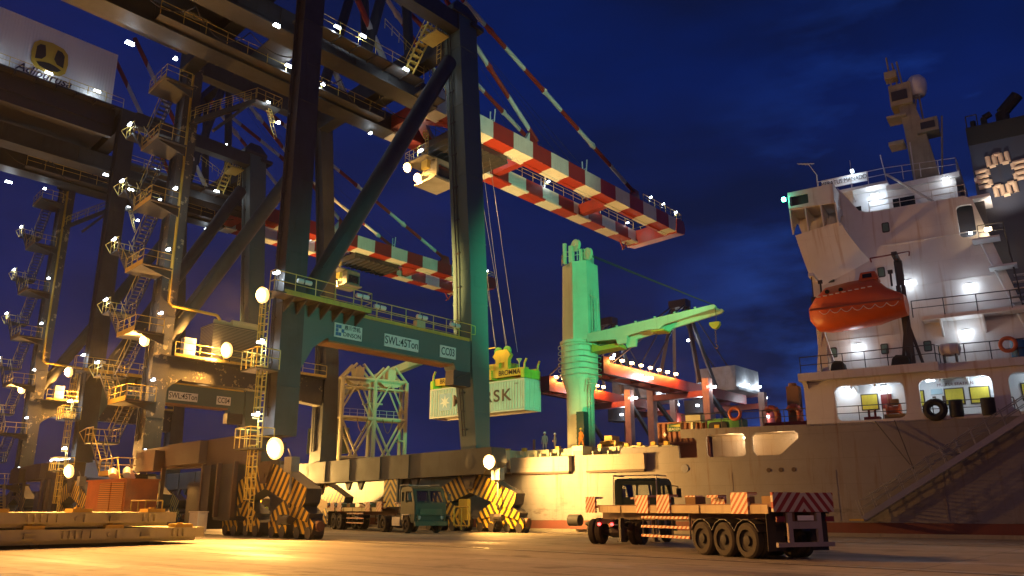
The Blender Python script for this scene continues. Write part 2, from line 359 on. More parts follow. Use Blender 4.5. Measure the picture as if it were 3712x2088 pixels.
    # braces
    for a,p,q in ((.75,(45.6,40.3),(32.0,15.3)),(26.1,(46.2,40.5),(31.9,16))):
        m=CM(); m.tube((a,p[0],p[1]),(a,q[0],q[1]),.72,20); m.path([(a-.6,p[0]-.2,p[1]-1.4),(a-.65,40.2,30.0),(a-.62,q[0]+1,q[1]+2.8)],.06); m.build('diagonal_brace',crane,c,smooth=True)
    # upper frame
    for a in (.1,25.1):
        m=CM(); m.bx(a,a+1.3,31.5,46.2,43.6,45.2); m.build('upper_beam',crane,c)
    for b in (30,46.4):
        m=CM(); m.bx(1.3,25.1,b+.1,b+1.5,42.9,45.1); m.build('cross_beam',crane,c)
    m=CM(); m.loft([[(a,b,z) for a,b in ((-.1,45.2),(2.4,45.2),(2.4,48.4),(-.1,48.4))] for z in (45.2,45.6)]+[[(a,b,46.9) for a,b in ((.5,46.2),(1.9,46.2),(1.9,47.6),(.5,47.6))]]); m.bx(-.2,2.5,47.6,49.2,44.6,45.0); m.build('leg_head',crane,c)
    for a0 in (8,15.4):
        m=CM(); m.tube((a0+.8,41.6,42.4),(a0+2.,46.,60),.55,12,r1=.5); m.build('apex_strut',crane,c,smooth=True)
        m=CM(); m.tube((a0+.8,47.4,42.4),(a0+2.,46.4,60),.55,12,r1=.5); m.build('apex_strut',crane,c,smooth=True)
    m=CM(); m.bx(9.,18.4,45.6,46.8,59.4,60.6); m.build('apex_beam',crane,c)
    # girders
    litb=crane
    for a0 in (8,15.3):
        m=CM(); m.bx(a0,a0+1.6,-6,50.2,40.5,42.45); m.bx(a0-.3,a0+1.9,-6,50.2,40.3,40.5); 
        for b in range(-4,50,4): m.bx(a0-.06,a0,b,b+.12,40.5,42.4)
        m.build('main_girder',crane,c)
        m=CM(); m.bx(a0,a0+1.6,50.5,100.4,40.35,42.35); m.bx(a0+(1.6 if a0<9 else -.5),a0+(2.1 if a0<9 else 0),50.5,99,40.25,40.45)
        m.bx(a0-.02,a0+1.62,50.2,51.6,40.2,42.7)
        for b in (66.,88.5): m.plate([(b-1.2,42.3),(b+1.4,42.3),(b+.9,43.8),(b-.2,43.9)],[],lambda u,v,w:(a0+.5+w,u,v),.5)
        m.build('boom_girder',bands,c)
        for b in (59.5,77.0):
            m=CM(); m.tube((a0+.5,b,42.3),(a0+.42,b+.1,44.2),.09); m.tube((a0+1.1,b,42.3),(a0+1.2,b+.1,44.2),.09); m.tube((a0+.5,b,43),(a0+1.1,b,43),.07); m.build('rope_guide',white,c)
    for b0,b1 in ((49.9,51.4),(66.,67.),(84.,85.)):
        m=CM(); m.bx(9.6,15.3,b0,b1,40.7,42.2); m.build('boom_tie',redp,c)
    m=CM(); m.plate([(98.6,40.1),(100.9,40.4),(101.3,41.2),(100.9,42.4),(98.9,42.4)],[],lambda u,v,w:(7.9+w,u,v),9.1); m.build('boom_end_frame',redp,c)
    m=CM(); m.plate([(12.3,50.6),(15.3,55),(15.3,56.5),(11.6,51.4)],[],lambda u,v,w:(u,v,41+w),.8); m.plate([(12.3,50.6),(9.6,55),(9.6,56.5),(13,51.4)],[],lambda u,v,w:(u,v,41+w),.8); m.build('boom_bracing',redp,c)
    m=CM(); m.tube((16.2,95.5,40.3),(16,96.2,39.0),.12);m.tube((16.2,97.2,40.3),(16,96.2,39.0),.12);m.tube((15.8,96.2,39.),(15.6,95.3,38.6),.12); m.build('boom_rest',redp,c)
    # stays
    for a0,ax in ((8.6,10),(16.,17.2)):
        for p in ((88.4,43.4),(67.2,43.2)):
            m=CM(); A=V((a0,p[0],p[1])); B=V((ax,46.4,60.)); m.tube(A,B,.27,8)
            d=(B-A); n=int(d.length/10.3)
            for i in range(1,n+1):
                q=A+d*(i*10.3/d.length); e=d.normalized(); 
                m.tube(q-e*.9,q-e*.2,.2,6,r1=.42); m.tube(q-e*.2,q+e*.9,.42,6,r1=.2)
            m.build('fore_stay',bands,c)
        m=CM(); m.tube((a0,44.2,42.5),(ax,33,60),.3,8); m.build('back_stay',bands,c)
    m=CM()
    for k in range(6): m.tube((9.3+k*.25,63.5+k*4,42.6),(11+k*.3,46.8,60.2),.022,4)
    m.build('hoist_rope',steel,c)
    # walkways + railings on girders
    gm=CM(); 
    gm.bx(6.2,7.7,33,47,41.35,41.45); gm.bx(17.2,18.6,4,50,41.3,41.4); gm.bx(6.2,7.7,47,50,40.4,40.5); gm.bx(9.7,15.2,33,36,41.6,41.7); gm.bx(13.9,15.25,24,48,40.6,40.7)
    for b in range(33,51,2): gm.bx(6.2,7.7,b,b+.12,41.2,41.35)
    for b in range(5,50,2): gm.bx(17.2,18.7,b,b+.12,41.15,41.3)
    gm.bx(9.6,15.4,47.2,48.5,42.5,42.6)
    gm.build('walkway',grating,c)
    rm=CM(); railing(rm,[(13.9,24,40.7),(13.9,48,40.7)],sp=2.); railing(rm,[(6.2,33,41.45),(6.2,47,41.45)],sp=2.); railing(rm,[(6.2,47,42.6),(6.2,50,40.5)],sp=1.); railing(rm,[(18.6,4,41.4),(18.6,50,41.4)],sp=2.2)
    railing(rm,[(9.6,47.2,42.6),(15.4,47.2,42.6)],sp=1.5); railing(rm,[(15.2,52,42.35),(15.2,98,42.35)],sp=2.2); railing(rm,[(8.1,90,42.35),(8.1,100.6,42.35),(17,100.6,42.4)],sp=1.6)
    railing(rm,[(6.3,50,41.6),(6.3,42,44.6)],sp=1.,h=1.0)
    ladder(rm,(3.,46.2,41.5),(3.,46.2,45.5),(.3,0,0),cage=(0,-.5,0)); railing(rm,[(1.2,44.3,43.3),(3.6,44.3,43.3),(3.6,45.9,43.3)],sp=.8)
    rm.bx(1.2,3.6,44.3,45.9,43.15,43.28)
    # stair from girder walkway up to leg head
    for i in range(9): rm.bx(2.6+i*.42,3.1+i*.42,44.6,45.6,45.2-i*.42,45.26-i*.42)
    rm.beam((2.5,44.6,45.2),(6.3,44.6,41.4),.08,.25); rm.beam((2.5,45.6,45.2),(6.3,45.6,41.4),.08,.25); rm.tube((2.5,44.6,46.2),(6.3,44.6,42.4),.04); rm.tube((2.5,45.6,46.2),(6.3,45.6,42.4),.04)
    rm.build('railing',rail_m,c)
    # cable loops below girders
    m=CM()
    for k in range(9):
        b=6+k*5.; pts=[(11.8+.3*math.sin(k),b+u*5.,41.2-2.0*(1-(2*u-1)**2)*(.7+.3*math.sin(k*2.1))) for u in [i/8 for i in range(9)]]; m.path(pts,.05,5)
    m.build('festoon_cable',steel,c)
    # machinery house
    h=CM(); h.bx(2.,22,13.5,29.15,45.5,52.2); h.build('machinery_house',clad,c)
    h=CM(); h.bx(.6,23.4,12.5,30.2,45.1,45.3); 
    for b in range(13,30,2): h.bx(.6,23.4,b,b+.15,44.85,45.1)
    h.bx(1.6,22.4,13,29.6,43.2,45.05); h.bx(1.8,2.4,13,29.6,42.,45.); h.build('house_floor',steel,c)
    rm=CM(); railing(rm,[(.7,30.1,45.3),(.7,12.6,45.3)],sp=1.9); rm.build('house_railing',rail_m,c)
    # logo on house face
    e=CM(); F=lambda u,v,w:(1.97-w,22.25+u,48.6+v)
    e.plate([(-1.7,-1.15),(-1.2,-1.65),(0,-1.85),(1.2,-1.65),(1.7,-1.15),(1.85,0),(1.7,1.15),(1.2,1.65),(0,1.85),(-1.2,1.65),(-1.7,1.15),(-1.85,0)],[],F,.04); lb=e.build('emblem',plain('emblem gold',(.50,.36,.04)),c)
    e=CM(); F=lambda u,v,w:(1.92-w,22.25+u,48.6+v)
    e.plate([(-1.42,-.62),(-.75,-.45),(-.42,.05),(-.5,.7),(-.62,1.25),(-1.1,1.18),(-1.4,.8)],[],F,.03)
    e.plate([(1.42,-.62),(.75,-.45),(.42,.05),(.5,.7),(.62,1.25),(1.1,1.18),(1.4,.8)],[],F,.03)
    e.plate([(-1.25,-.95),(-.6,-.72),(0,-.62),(.6,-.72),(1.25,-.95),(.9,-1.3),(0,-1.48),(-.9,-1.3)],[],F,.03); e.build('emblem_mark',plain('emblem black',(.02,.018,.015)),lb)
    text('Adipurusa',1.35,(0,1,0),(0,0,1),T(1.9,21.95,46.4),plain('house lettering',(.03,.02,.05)),c,shear=.35,bold=.02,name='house_lettering')
    for b in (17.,22.2,27.2): floodlamp(c,.9,b,46.3,'cool',(.3,.9,.12),w=60)
    # portal platform near
    m=CM(); m.bx(-1.5,.0,29.2,36.4,15.12,15.2); m.bx(0,1.3,31.7,48,15.13,15.18)
    for b in range(30,37): m.plate([(-1.5,15.1),(0,15.1),(0,14.3)],[],lambda u,v,w:(u,b+w,v),.1)
    m.bx(-1.6,.9,28.4,29.3,15.12,15.2)
    m.build('portal_platform',grating,c)
    m=CM(); m.bx(-1.55,-1.5,29.2,36.4,15.1,15.42); m.bx(-.05,0.02,36.4,48,15.12,15.36); m.build('kick_plate',yellow,c)
    m=CM(); railing(m,[(-.9,28.4,15.2),(-1.5,28.4,15.2),(-1.5,36.4,15.2),(-.1,36.5,15.2)],sp=1.6,h=1.35,mids=(.5,)); railing(m,[(-.02,36.5,15.2),(-.02,48.2,15.2)],sp=1.55,h=1.35,mids=(.48,)); railing(m,[(1.3,33,15.2),(1.3,48,15.2)],sp=3.1,h=1.2); m.path([(-.02,48.2,16.55),(-.02,48.7,16.5),(-.02,48.7,15.8),(-.02,48.2,15.75)],.04); m.build('railing',rail_m,c)
    for b in (30.7,35.6,38.3,42.6,46.3):
        m=CM(); m.lathe((-1.45 if b<36 else .02,b-.55,16.2),[(.14,0),(.16,.05),(.16,1.05),(.14,1.1)],(0,1,0),10); m.cur=1; m.bx(*((-1.62,-1.5) if b<36 else (-.16,-.04)),b-.1,b-.05,16,16.4); m.build('tube_lamp',[white,steel],c)
    m=CM(); m.box((.1,42.4,15.6),(.5,.9,.55)); m.build('floodlight_housing',cream,c)
    # LN ladder with cages & platform
    m=CM(); ladder(m,(.9,29.3,.4),(.9,29.3,5.6),(.3,0,0),cage=(0,-.55,0)); ladder(m,(.55,29.3,5.4),(.55,29.3,10.6),(.3,0,0),cage=(0,-.55,0)); ladder(m,(.9,29.3,10.4),(.9,29.3,15.2),(.3,0,0),cage=(0,-.55,0)); m.build('caged_ladder',rail_m,c)
    for z in (5.4,10.4):
        m=CM(); m.bx(-.3,1.8,28.2,29.9,z-.1,z); g_=m.build('ladder_landing',grating,c)
        m=CM(); railing(m,[(-.3,29.9,z),(-.3,28.2,z),(1.8,28.2,z),(1.8,29.9,z)],sp=.8,h=1.25); m.build('landing_railing',rail_m,g_)
    # stair tower on the far landside leg
    lv=[-.1+4.6,10.5,16.4,22.3,28.2,34.2,40.2]
    rl=CM()
    for i,z in enumerate(lv):
        gt=CM(); gt.bx(22.2,26.4,27.9,30.6,z-.14,z); gt.plate([(30.7,z-.9),(30.7,z-.15),(28,z-.15)],[],lambda u,v,w:(22.6+w,u,v),.15); g_=gt.build('stair_landing',grating,c)
        kp=CM(); kp.bx(22.15,26.4,27.85,27.9,z-.1,z+.3); kp.bx(26.4,26.45,27.85,29,z-.1,z+.3); kp.build('landing_edge',yellow,g_)
        railing(rl,[(22.2,30.4,z),(22.2,27.9,z),(26.4,27.9,z)],sp=1.3,h=1.25)
        if i+1<len(lv):
            z2=lv[i+1]; zm=(z+z2)/2
            gt=CM(); gt.bx(29.6,31.6,27.9,30.3,zm-.12,zm); gt.build('stair_landing',grating,c); railing(rl,[(29.6,27.9,zm),(31.6,27.9,zm),(31.6,30.3,zm),(29.6,30.3,zm)],sp=1.,h=1.25)
            rl.path([(31.6,27.9,zm),(32.1,27.5,zm+.9),(31.6,27.9,zm+1.25)],.035)
            for (aa,za,bb,zb,b0,b1) in ((26.2,z,29.8,zm,27.9,28.9),(29.8,zm,26.2,z2,29.2,30.2)):
                n=10; st=CM()
                for k in range(n+1):
                    u=k/n; st.bx(aa+(bb-aa)*u-.15,aa+(bb-aa)*u+.15,b0,b1,za+(zb-za)*u-.03,za+(zb-za)*u+.03)
                for b in (b0,b1):
                    st.beam((aa,b,za),(bb,b,zb),.05,.22); rl.tube((aa,b,za+1.05),(bb,b,zb+1.05),.035)
                    for u in (.15,.5,.85): rl.tube((aa+(bb-aa)*u,b,za+(zb-za)*u),(aa+(bb-aa)*u,b,za+(zb-za)*u+1.05),.03)
                st.build('stair_flight',grating,c)
            if i>0: floodlamp(c,30.6,27.75,zm+1.15,'cool',(.95,.2,.2))
            if i<5: floodlamp(c,23.3,30.4,z+2.,'cool',(.6,.3,.2),w=90)
    rl.build('stair_railing',rail_m,c)
    # walkway bracket with balcony at mid height on stair leg
    m=CM(); m.beam((24.2,31.6,37.8),(24.2,37.8,42.5),1.1,.16); m.beam((23.7,31.6,37.6),(23.7,37.8,42.3),.12,.35); m.beam((24.7,31.6,37.6),(24.7,37.8,42.3),.12,.35); m.bx(23.4,25.,37.8,40.8,42.4,42.56); m.beam((24.2,33.8,37.6),(24.2,37.6,42.2),.3,.3); m.build('side_walkway',grating,c)
    m=CM()
    for a in (23.65,24.75): railing(m,[(a,31.6,37.9),(a,37.8,42.6)],sp=1.5)
    railing(m,[(23.4,37.8,42.56),(23.4,40.8,42.56),(25,40.8,42.56)],sp=1.); ladder(m,(24.4,40.9,39.5),(24.4,39.2,43.4),(.25,0,0),cage=(0,.5,0)); m.build('side_railing',rail_m,c)
    # landside foot stairs
    m=CM()
    for k in range(13): m.bx(21.2-k*.22,21.45-k*.22,27.6,28.6,4.4-k*.34,4.46-k*.34)
    m.beam((21.4,27.6,4.5),(18.4,27.6,.1),.06,.22); m.beam((21.4,28.6,4.5),(18.4,28.6,.1),.06,.22); m.tube((21.4,27.6,5.6),(18.4,27.6,1.2),.05); m.tube((21.4,28.6,5.6),(18.4,28.6,1.2),.05); m.build('foot_stair',rail_m,c)
    # exhaust + generator house on the far beam
    m=CM(); m.path([(25,31.5,45),(25,31.6,20),(25,32.0,19.7),(25,36.5,19.6),(25,36.9,19.2)],.14,8); m.build('exhaust_pipe',yellow,c,smooth=True)
    m=CM(); m.lathe((25.3,36.4,19.1),[(.2,0),(.2,1.2),(.14,1.25),(.14,1.8),(.4,1.85),(.42,2),(.42,4.6),(.3,4.7)],(0,1,0),14); m.build('muffler',cream,c,smooth=True)
    m=CM(); m.bx(25.,28,36.3,41.6,15.15,18.8); m.bx(24.9,28,36.25,41.65,18.7,18.85); m.build('generator_house',louvre,c)
    m=CM(); m.box((25.6,34.2,16.1),(.9,1.1,1.9)); m.build('control_cabinet',contw,c)
    m=CM(); railing(m,[(24.6,32.6,15.15),(24.6,42.2,15.15)],sp=2.4,h=1.25,mids=(.5,)); railing(m,[(24.6,46.4,15.1),(24.6,49.4,15.1)],sp=1.2,h=1.25); m.bx(24.55,24.65,32.6,49.4,15.1,15.35); m.build('beam_railing',rail_m,c)
    m=CM(); m.bx(24.6,25.2,31.5,49.6,15.0,15.1); m.build('beam_walkway',grating,c)
    # bogies
    def bogie(ac,bc,w=1.):
        bo=CM(); prof=[(-5.1,2.1),(-5.3,2.9),(-1.3,4.45),(0,4.55)]
        low=[(0,3.0),(-4.6,1.7)]
        bo.plate([(p[0],p[1]) for p in prof+low],[],lambda u,v,w_:(ac+u,bc-.55+w_,v),1.1,side=3); bo.cur=1
        bo.plate([(-p[0],p[1]) for p in prof+low],[],lambda u,v,w_:(ac+u,bc-.55+w_,v),1.1,side=3); bo.cur=2
        bo.plate([(-1.,4.7),(1.,4.7),(.35,3.3),(-.35,3.3)],[],lambda u,v,w_:(ac+u,bc-.75+w_,v),1.5); bo.lathe((ac,bc-.8,3.75),[(.22,0),(.22,.1)],(0,1,0),12)
        o=bo.build('bogie',[hazard2,hazard,brown,steel],c)
        for k in (-1,1):
            x=ac+k*3.3
            s_=CM(); s_.plate([(-2.2,.95),(-2.35,1.45),(-.5,2.4),(0,2.45),(0,1.35)],[],lambda u,v,w_:(x+u,bc-.5+w_,v),1.0,side=2); s_.cur=1
            s_.plate([(2.2,.95),(2.35,1.45),(.5,2.4),(0,2.45),(0,1.35)],[],lambda u,v,w_:(x+u,bc-.5+w_,v),1.0,side=2); s_.cur=2; s_.lathe((x,bc-.6,1.95),[(.16,0),(.16,.12)],(0,1,0),10); s_.build('equaliser',[hazard2,hazard,steel],o)
            for j in (-1,1):
                x2=x+j*1.55
                t=CM(); t.plate([(-1.1,.3),(-1.2,.9),(-.45,1.4),(.45,1.4),(1.2,.9),(1.1,.3)],[],lambda u,v,w_:(x2+u,bc-.42+w_,v),.84,side=1); t.build('wheel_truck',[hazard,steel],o)
                for i in (-1,1):
                    wv=CM(); wv.lathe((x2+i*.65,bc-.47,.36),[(.36,0),(.36,.3),(.42,.3),(.42,.4),(.36,.4),(.36,.94)],(0,1,0),14); wv.build('wheel',steel,o)
        t=CM(); t.lathe((ac-6.2,bc,.75),[(.3,0),(.34,.5),(.2,.9)],(1,0,0),10); t.lathe((ac+6.2,bc,.75),[(.3,0),(.34,.5),(.2,.9)],(-1,0,0),10); t.build('buffer',rust,o)
        t=CM(); t.lathe((ac-4.2,bc-.95,1.1),[(.25,0),(.28,.1),(.28,.8),(.2,.9)],(1,0,0),12); t.box((ac-3.2,bc-.9,1.1),(.5,.5,.6)); t.build('drive_motor',steel,o)
    bogie(1.2,30.9); bogie(26,31.6); bogie(.9,49.8); bogie(26,50.6)
    m=CM(); m.plate([(10.4,1.5),(12.3,1.5),(12.3,4.4),(10.4,4.4)],[],lambda u,v,w:(u,48.7+w,v),.12); m.build('chevron_board',chevron,c)
    m=CM(); m.bx(10.2,10.4,48.7,50.2,1.4,4.4); m.bx(9.2,10.2,49.2,50.2,1.2,4.4); m.build('cable_chute',steel,c)
    # hung electrical boxes by the warm floodlights
    for a,b in ((-2.3,30.2),(-2.9,48.7)):
        m=CM(); m.box((a,b,4.35),(.9,.6,.9)); m.tube((a,b-.1,4.8),(a,b-.35,5.3),.05); m.tube((a,b,3.9),(a,b,2.6),.08); m.build('switch_box',paint('switch box grey',(.22,.22,.21),.6) if 'switch box grey' not in MAT else MAT['switch box grey'],c)
    # lamps
    for a,b,z,d,w in ((-2.2,29.0,5.2,(.95,.5,.5),5000),(-2.9,47.7,5.2,(.75,.5,.5),4500),(24.2,37.5,16.2,(1.1,.5,.6),5200),(-.6,28.1,14.9,(.75,.4,.4),1800),(24.2,29.6,15.9,(.75,.4,.4),1300)):
        floodlamp(c,a,b,z,'warm',d,w=w)
    for a,b,z,d,w in ((.4,29.5,17.,(.7,.3,.25),120),(.9,29.0,12.3,(.7,.4,.3),140),(.9,29.1,7.6,(.7,.4,.3),140),(6.1,36.6,41.9,(.3,.8,.16),60),(6.1,39.4,42.4,(.3,.8,.16),60),(6.1,44.6,41.4,(.3,.8,.16),60),(18.6,23.3,39.7,(.5,.9,.2),80),(18.6,27.3,40.1,(.5,.3,.2),40),(13.8,36.2,41.3,(.4,.9,.2),70),(13.8,40.1,41.1,(.4,.4,.2),40),(24.1,40.9,41.2,(.5,.4,.25),60),(23.5,39.2,42.6,(.3,.5,.2),40),(6.2,30.8,39.2,(.4,.7,.2),60),(3.,43.9,46.6,(.5,.3,.2),40),(16.5,48,39.9,(.5,.3,.2),40),(13.,47,43.6,(.8,.2,.2),40),
        (15.1,65.2,43.3,(.5,.3,.2),60),(15.1,77,43.3,(.5,.3,.2),60),(15.1,88.6,43.3,(.5,.3,.2),60),(15.3,96.5,43.,(.5,.3,.2),60),(8.1,92,43.6,(.5,.3,.2),40),(8.1,95.4,43.6,(.5,.3,.2),40),(8.1,99,43.4,(.5,.3,.2),40),(11,100.7,43.2,(.5,.3,.2),40)):
        floodlamp(c,a,b,z,'cool',d,w=w)
    return c,cc
crane3,cc3=make_crane()
warm3=list(WARM_AT); cool3=list(COOL_AT)
base(crane3,T(12.5,40,0))
lab3=[o for o in TEXTS if o.data.body=='CC03'][0]; lab3.name='unit_lettering'
bake_text()
crane4=copy_tree(crane3); off4=T(41,0,0)-T(0,0,0); crane4.location=crane3.location+off4
crane4['label']='second grey quay crane with white machinery house, its beam lettered CC04'
for o in crane4.children_recursive:
    if o.name.startswith('unit_lettering'):
        p_=o.parent; bpy.data.objects.remove(o); text('CC04',.86,(0,1,0),(0,0,1),T(-.06,45.5,13.84),bpy.data.materials['sign lettering black'],p_,sx=.74,bold=.006)
        break
for k,off in ((0,V((0,0,0))),(1,off4)):
    for i,(p,w) in enumerate(warm3):
        q=p+off+V((.1,-.75,.25))
        if i==0: spot(q,q+V((.5,-1,-.25)),SOD,w*3.,176,.3,.25)
        elif i==1: spot(q,q+V((.8,.6,-.4)),SOD,w*2.6,172,.4,.25)
        else: spot(q,q+V((.5,-1,-.5)),SOD,w*2.6,174,.3,.25)
    for p,w in cool3: point(p+off+V((.0,-.25,-.12)),COOL,w or 70,.12)
# ------------------------------------------------------------------ ship (s along, v inboard, z up)
w_=R(6.4); SO=V((-44,54.6,0)); SU=V((math.cos(w_),math.sin(w_),0)); SV=V((-math.sin(w_),math.cos(w_),0))
P0=SO-SU; BE=V((-1,K,0)).normalized(); BN=V((K,1,0)).normalized()
def S(s,v,z): return SO+SU*s+SV*v+V((0,0,z))
def Sb(s,v,z): return S(s,v,z) if s>=-1 else P0+BE*(-1-s)+BN*v+V((0,0,z))
def SM(f=S): return MB(f)
FS=lambda v0:(lambda u,v,w:(u,v0+w,v))
def rrect(x0,x1,y0,y1,r=.3,n=4):
    pts=[]
    for cx,cy,a in ((x1-r,y1-r,0),(x0+r,y1-r,90),(x0+r,y0+r,180),(x1-r,y0+r,270)):
        pts+=[(cx+r*math.cos(R(a+90*i/n)),cy+r*math.sin(R(a+90*i/n))) for i in range(n+1)]
    return pts
ship=empty('cargo_ship','big pale cargo ship lying along the quay with white lit deck house','ship')
h1=rrect(15.5,18.45,5.45,7.1,.3); h2=[(18.95,5.75),(19.2,5.45),(20.8,5.45),(21.1,5.6),(22.25,6.55),(22.25,6.85),(22.0,7.08),(19.2,7.08),(18.95,6.8)]
m=SM(); m.plate([(-1,.9),(60,.9),(60,7.2),(36,7.28),(13.5,7.6),(13.5,6.95),(14.5,6.92),(14.75,6.7),(14.75,5.45),(13.35,5.45),(13.25,6.38),(8.42,6.4),(8.38,5.95),(4.9,5.95),(4.9,6.35),(4.1,6.35),(4.05,5.95),(-1,6.0)],[h1,h2],FS(0),.25)
m.bx(-1,13.6,-.06,0,4.42,4.5); m.bx(-1,60,-.03,0,.86,.92)
for x in (2.5,9.6,17.3,24.5,31,37): m.bx(x,x+.04,-.02,0,.95,4.3)
m.build('hull_side',hullm,ship)
m=SM(Sb); m.plate([(-1,.9),(-1,6.0),(-7,6.1),(-7,5.6),(-22,5.7),(-60,6.4),(-60,.9)],[],FS(0),.25); m.bx(-60,-1,-.06,0,4.42,4.5); m.build('hull_side',hullm,ship)
m=SM(); m.bx(-1,60,0,.25,-4,.9); m.T=Sb; m.bx(-60,-1,0.01,.26,-4,.9); m.build('boot_top',boot,ship)
m=SM(); m.bx(-1,60,.25,16,4.9,5.1); m.T=Sb; m.bx(-60,-1.4,.25,16,4.9,5.1); m.build('main_deck',rust,ship)
m=SM(); m.bx(14.8,60,.3,16,7.2,7.35); m.bx(14.8,60,3.2,3.4,5.1,7.2); m.build('upper_deck',hulld,ship)
for x0,x1 in ((-1.75,3.95),(5.4,10.65)):
    m=SM(); m.bx(x0,x1,-.55,.05,4.72,5.85); m.bx(x0,x1,-.62,.05,5.8,5.92); m.build('side_locker',hulld,ship)
    m=SM(); m.bx(x0+.1,x1-.1,-.45,0,4.55,4.72); m.build('locker_base',brown,ship)
m=SM(Sb); m.bx(-7.6,-2.4,-.55,.05,4.72,5.85); m.bx(-14,-8.5,-.55,.05,4.72,5.85); m.bx(-21,-15.,-.55,.05,4.72,5.85); m.bx(-30,-22.,-.55,.05,4.72,5.85);m.build('side_locker',hulld,ship)
# hatch coaming with lashing brackets
m=SM(); m.bx(-8,9.5,1.6,14,5.1,6.35)
for x in (-1.9,-.6,.6,1.6,4.2,5.6,7.0): m.bx(x,x+.35,1.3,1.6,6.0,6.6); m.bx(x,x+.12,.4,1.6,5.1,6.3)
m.bx(-3.1,-2.2,.05,1.6,5.1,6.65); m.bx(3.95,4.95,.05,1.6,5.1,6.75)
for i in range(4): m.bx(8.5+i*1.1,9.3+i*1.1,.3,1.6,6.38,6.5)
m.build('hatch_coaming',creamg,ship)
m=SM()
for x in (-2.9,-1.2,2.2,3.9,6.2,8.6,9.7,10.9,12.0): m.box((x,.8,6.7),(.35,.35,.28))
m.build('twist_lock',yellow,ship)
m=SM(); m.lathe((13.7,-.06,4.68),[(.3,0),(.3,.08)],(0,1,0),16); m.build('mooring_port',chrome,ship)
for x in (20.,20.85,21.75):
    m=SM(); m.lathe((x,-.03,4.4),[(.16,0),(.16,.05)],(0,1,0),12); m.build('scupper',brown,ship)
text('F N I S H',.55,SU,(0,0,1),S(9.,-.03,3.85),plain('draft mark paint',(.55,.42,.25)),ship,name='hull_lettering')
# ---- superstructure: lower open deck
m=SM(); m.plate([(22.95,7.3),(60,7.2),(60,10.45),(22.95,10.45)],[rrect(25,29.4,7.55,9.95,.45),rrect(30.3,34.5,7.55,9.95,.45),rrect(35.4,39.6,7.55,9.95,.45)],FS(0),.3)
m.build('deck_side_plate',shipw,ship)
m=SM(); m.bx(23,60,2.6,2.8,7.3,10.4); m.bx(23,60,.3,2.7,10.2,10.3); m.bx(29.6,29.8,.3,2.6,7.3,10.2); m.bx(34.7,34.9,.3,2.6,7.3,10.2)
for x in (26,27.5,31.5,33): m.plate([(.3,10.2),(.3,9.7),(1.2,10.1),(2.6,9.7),(2.6,10.2)],[],lambda u,v,w:(x+w,u,v),.08)
m.build('deck_house_wall',inner,ship)
curt=paint('yellow curtain',(.62,.52,.05),.7,amt=.5,dirt=(.35,.3,.03),scale=3)
for x0,x1 in ((26.25,27.25),(29.5,30.2),(31.55,32.6),(33.05,34.1),(36,37)):
    m=SM(); m.bx(x0-.08,x1+.08,2.54,2.6,8.45,9.6); f=m.build('window',steel,ship)
    m=SM(); m.bx(x0,x1,2.5,2.54,8.53,9.52); m.build('curtain_pane',curt,f)
m=SM(); m.bx(27.5,28.2,2.5,2.6,8.5,9.5); m.build('notice_board',red_l,ship)
m=SM(); m.bx(30.7,31.4,2.5,2.6,9.25,9.6); m.build('notice_board',plain('pale blue board',(.45,.65,.75)),ship)
text('MUSTER STATION',.27,SU,(0,0,1),S(32.2,2.57,9.85),red_l,ship)
for x in (30.75,31.35):
    m=SM(); m.bx(x,x+.2,2.4,2.6,8.7,9.1); m.build('fire_extinguisher_box',brown,ship)
# boat deck slab
m=SM(); m.bx(22.8,31.7,-.75,16,10.4,10.95); m.bx(31.7,60,-.35,16,10.35,10.85)
m.plate([(-.7,10.4),(0,10.4),(0,9.9)],[],lambda u,v,w:(23+w,u,v),.3); m.build('boat_deck',shipw,ship)
# ---- upper house side wall
side=[(23.75,10.95),(24.05,17.0),(23.95,20.5),(23.5,22.0),(23.2,23.2),(26.4,23.2),(26.4,25.0),(27.7,22.9),(28.3,22.65),(34.5,22.55),(34.95,22.2),(36.9,14.),(37.8,10.9)]
m=SM(); m.plate(side,[rrect(33.9,34.9,19.6,21.9,.25)],FS(1.5),.25)
for z,x0,x1 in ((16.7,26.5,36.2),(13.4,24.2,30),(19.9,29,35.4)): m.bx(x0,x1,1.44,1.5,z,z+.05)
m.build('house_side',shipw,ship)
m=SM(); m.bx(23.8,24.05,1.75,16,10.95,22.6); m.bx(24,36,1.75,16,22.3,22.5); m.build('house_front',shipw,ship)
m=SM(); m.bx(33.5,35.6,2.6,2.8,19,22.4); m.build('recess_shade_panel',steel,ship)  # dark panel standing in for the shade inside the aft opening
# bridge wing with curved brackets
m=SM(); m.plate([(23.3,23.25),(26.5,23.0),(26.5,24.5),(23.3,24.5)],[rrect(23.42,24.75,23.4,24.15,.08)],FS(-.8),.12); m.bx(23.3,26.5,-.68,1.6,23.1,23.25); m.bx(23.3,23.42,-.68,1.6,23.2,24.5); m.bx(26.4,26.52,-.68,1.6,23.0,24.55); m.bx(23.4,24.8,.6,.7,23.3,24.3)
ms_=SM(); ms_.bx(23.45,24.8,-.3,-.2,23.3,24.3); ms_.build('wing_shade_backing',steel,ship)  # dark backing plate, paints the shade inside the wing box
m.build('bridge_wing',shipw,ship)
prof=[(-.75,23.1),(-.72,22.5),(-.6,21.9),(-.42,21.3),(.1,21.9),(.9,22.6),(1.5,22.7),(1.5,23.1)]
for x in (23.3,24.4,25.5,26.5):
    m=SM(); m.plate(prof,[],lambda u,v,w:(x+w,u,v),.1); m.build('wing_bracket',shipw,ship)
nL=9; rows=[]
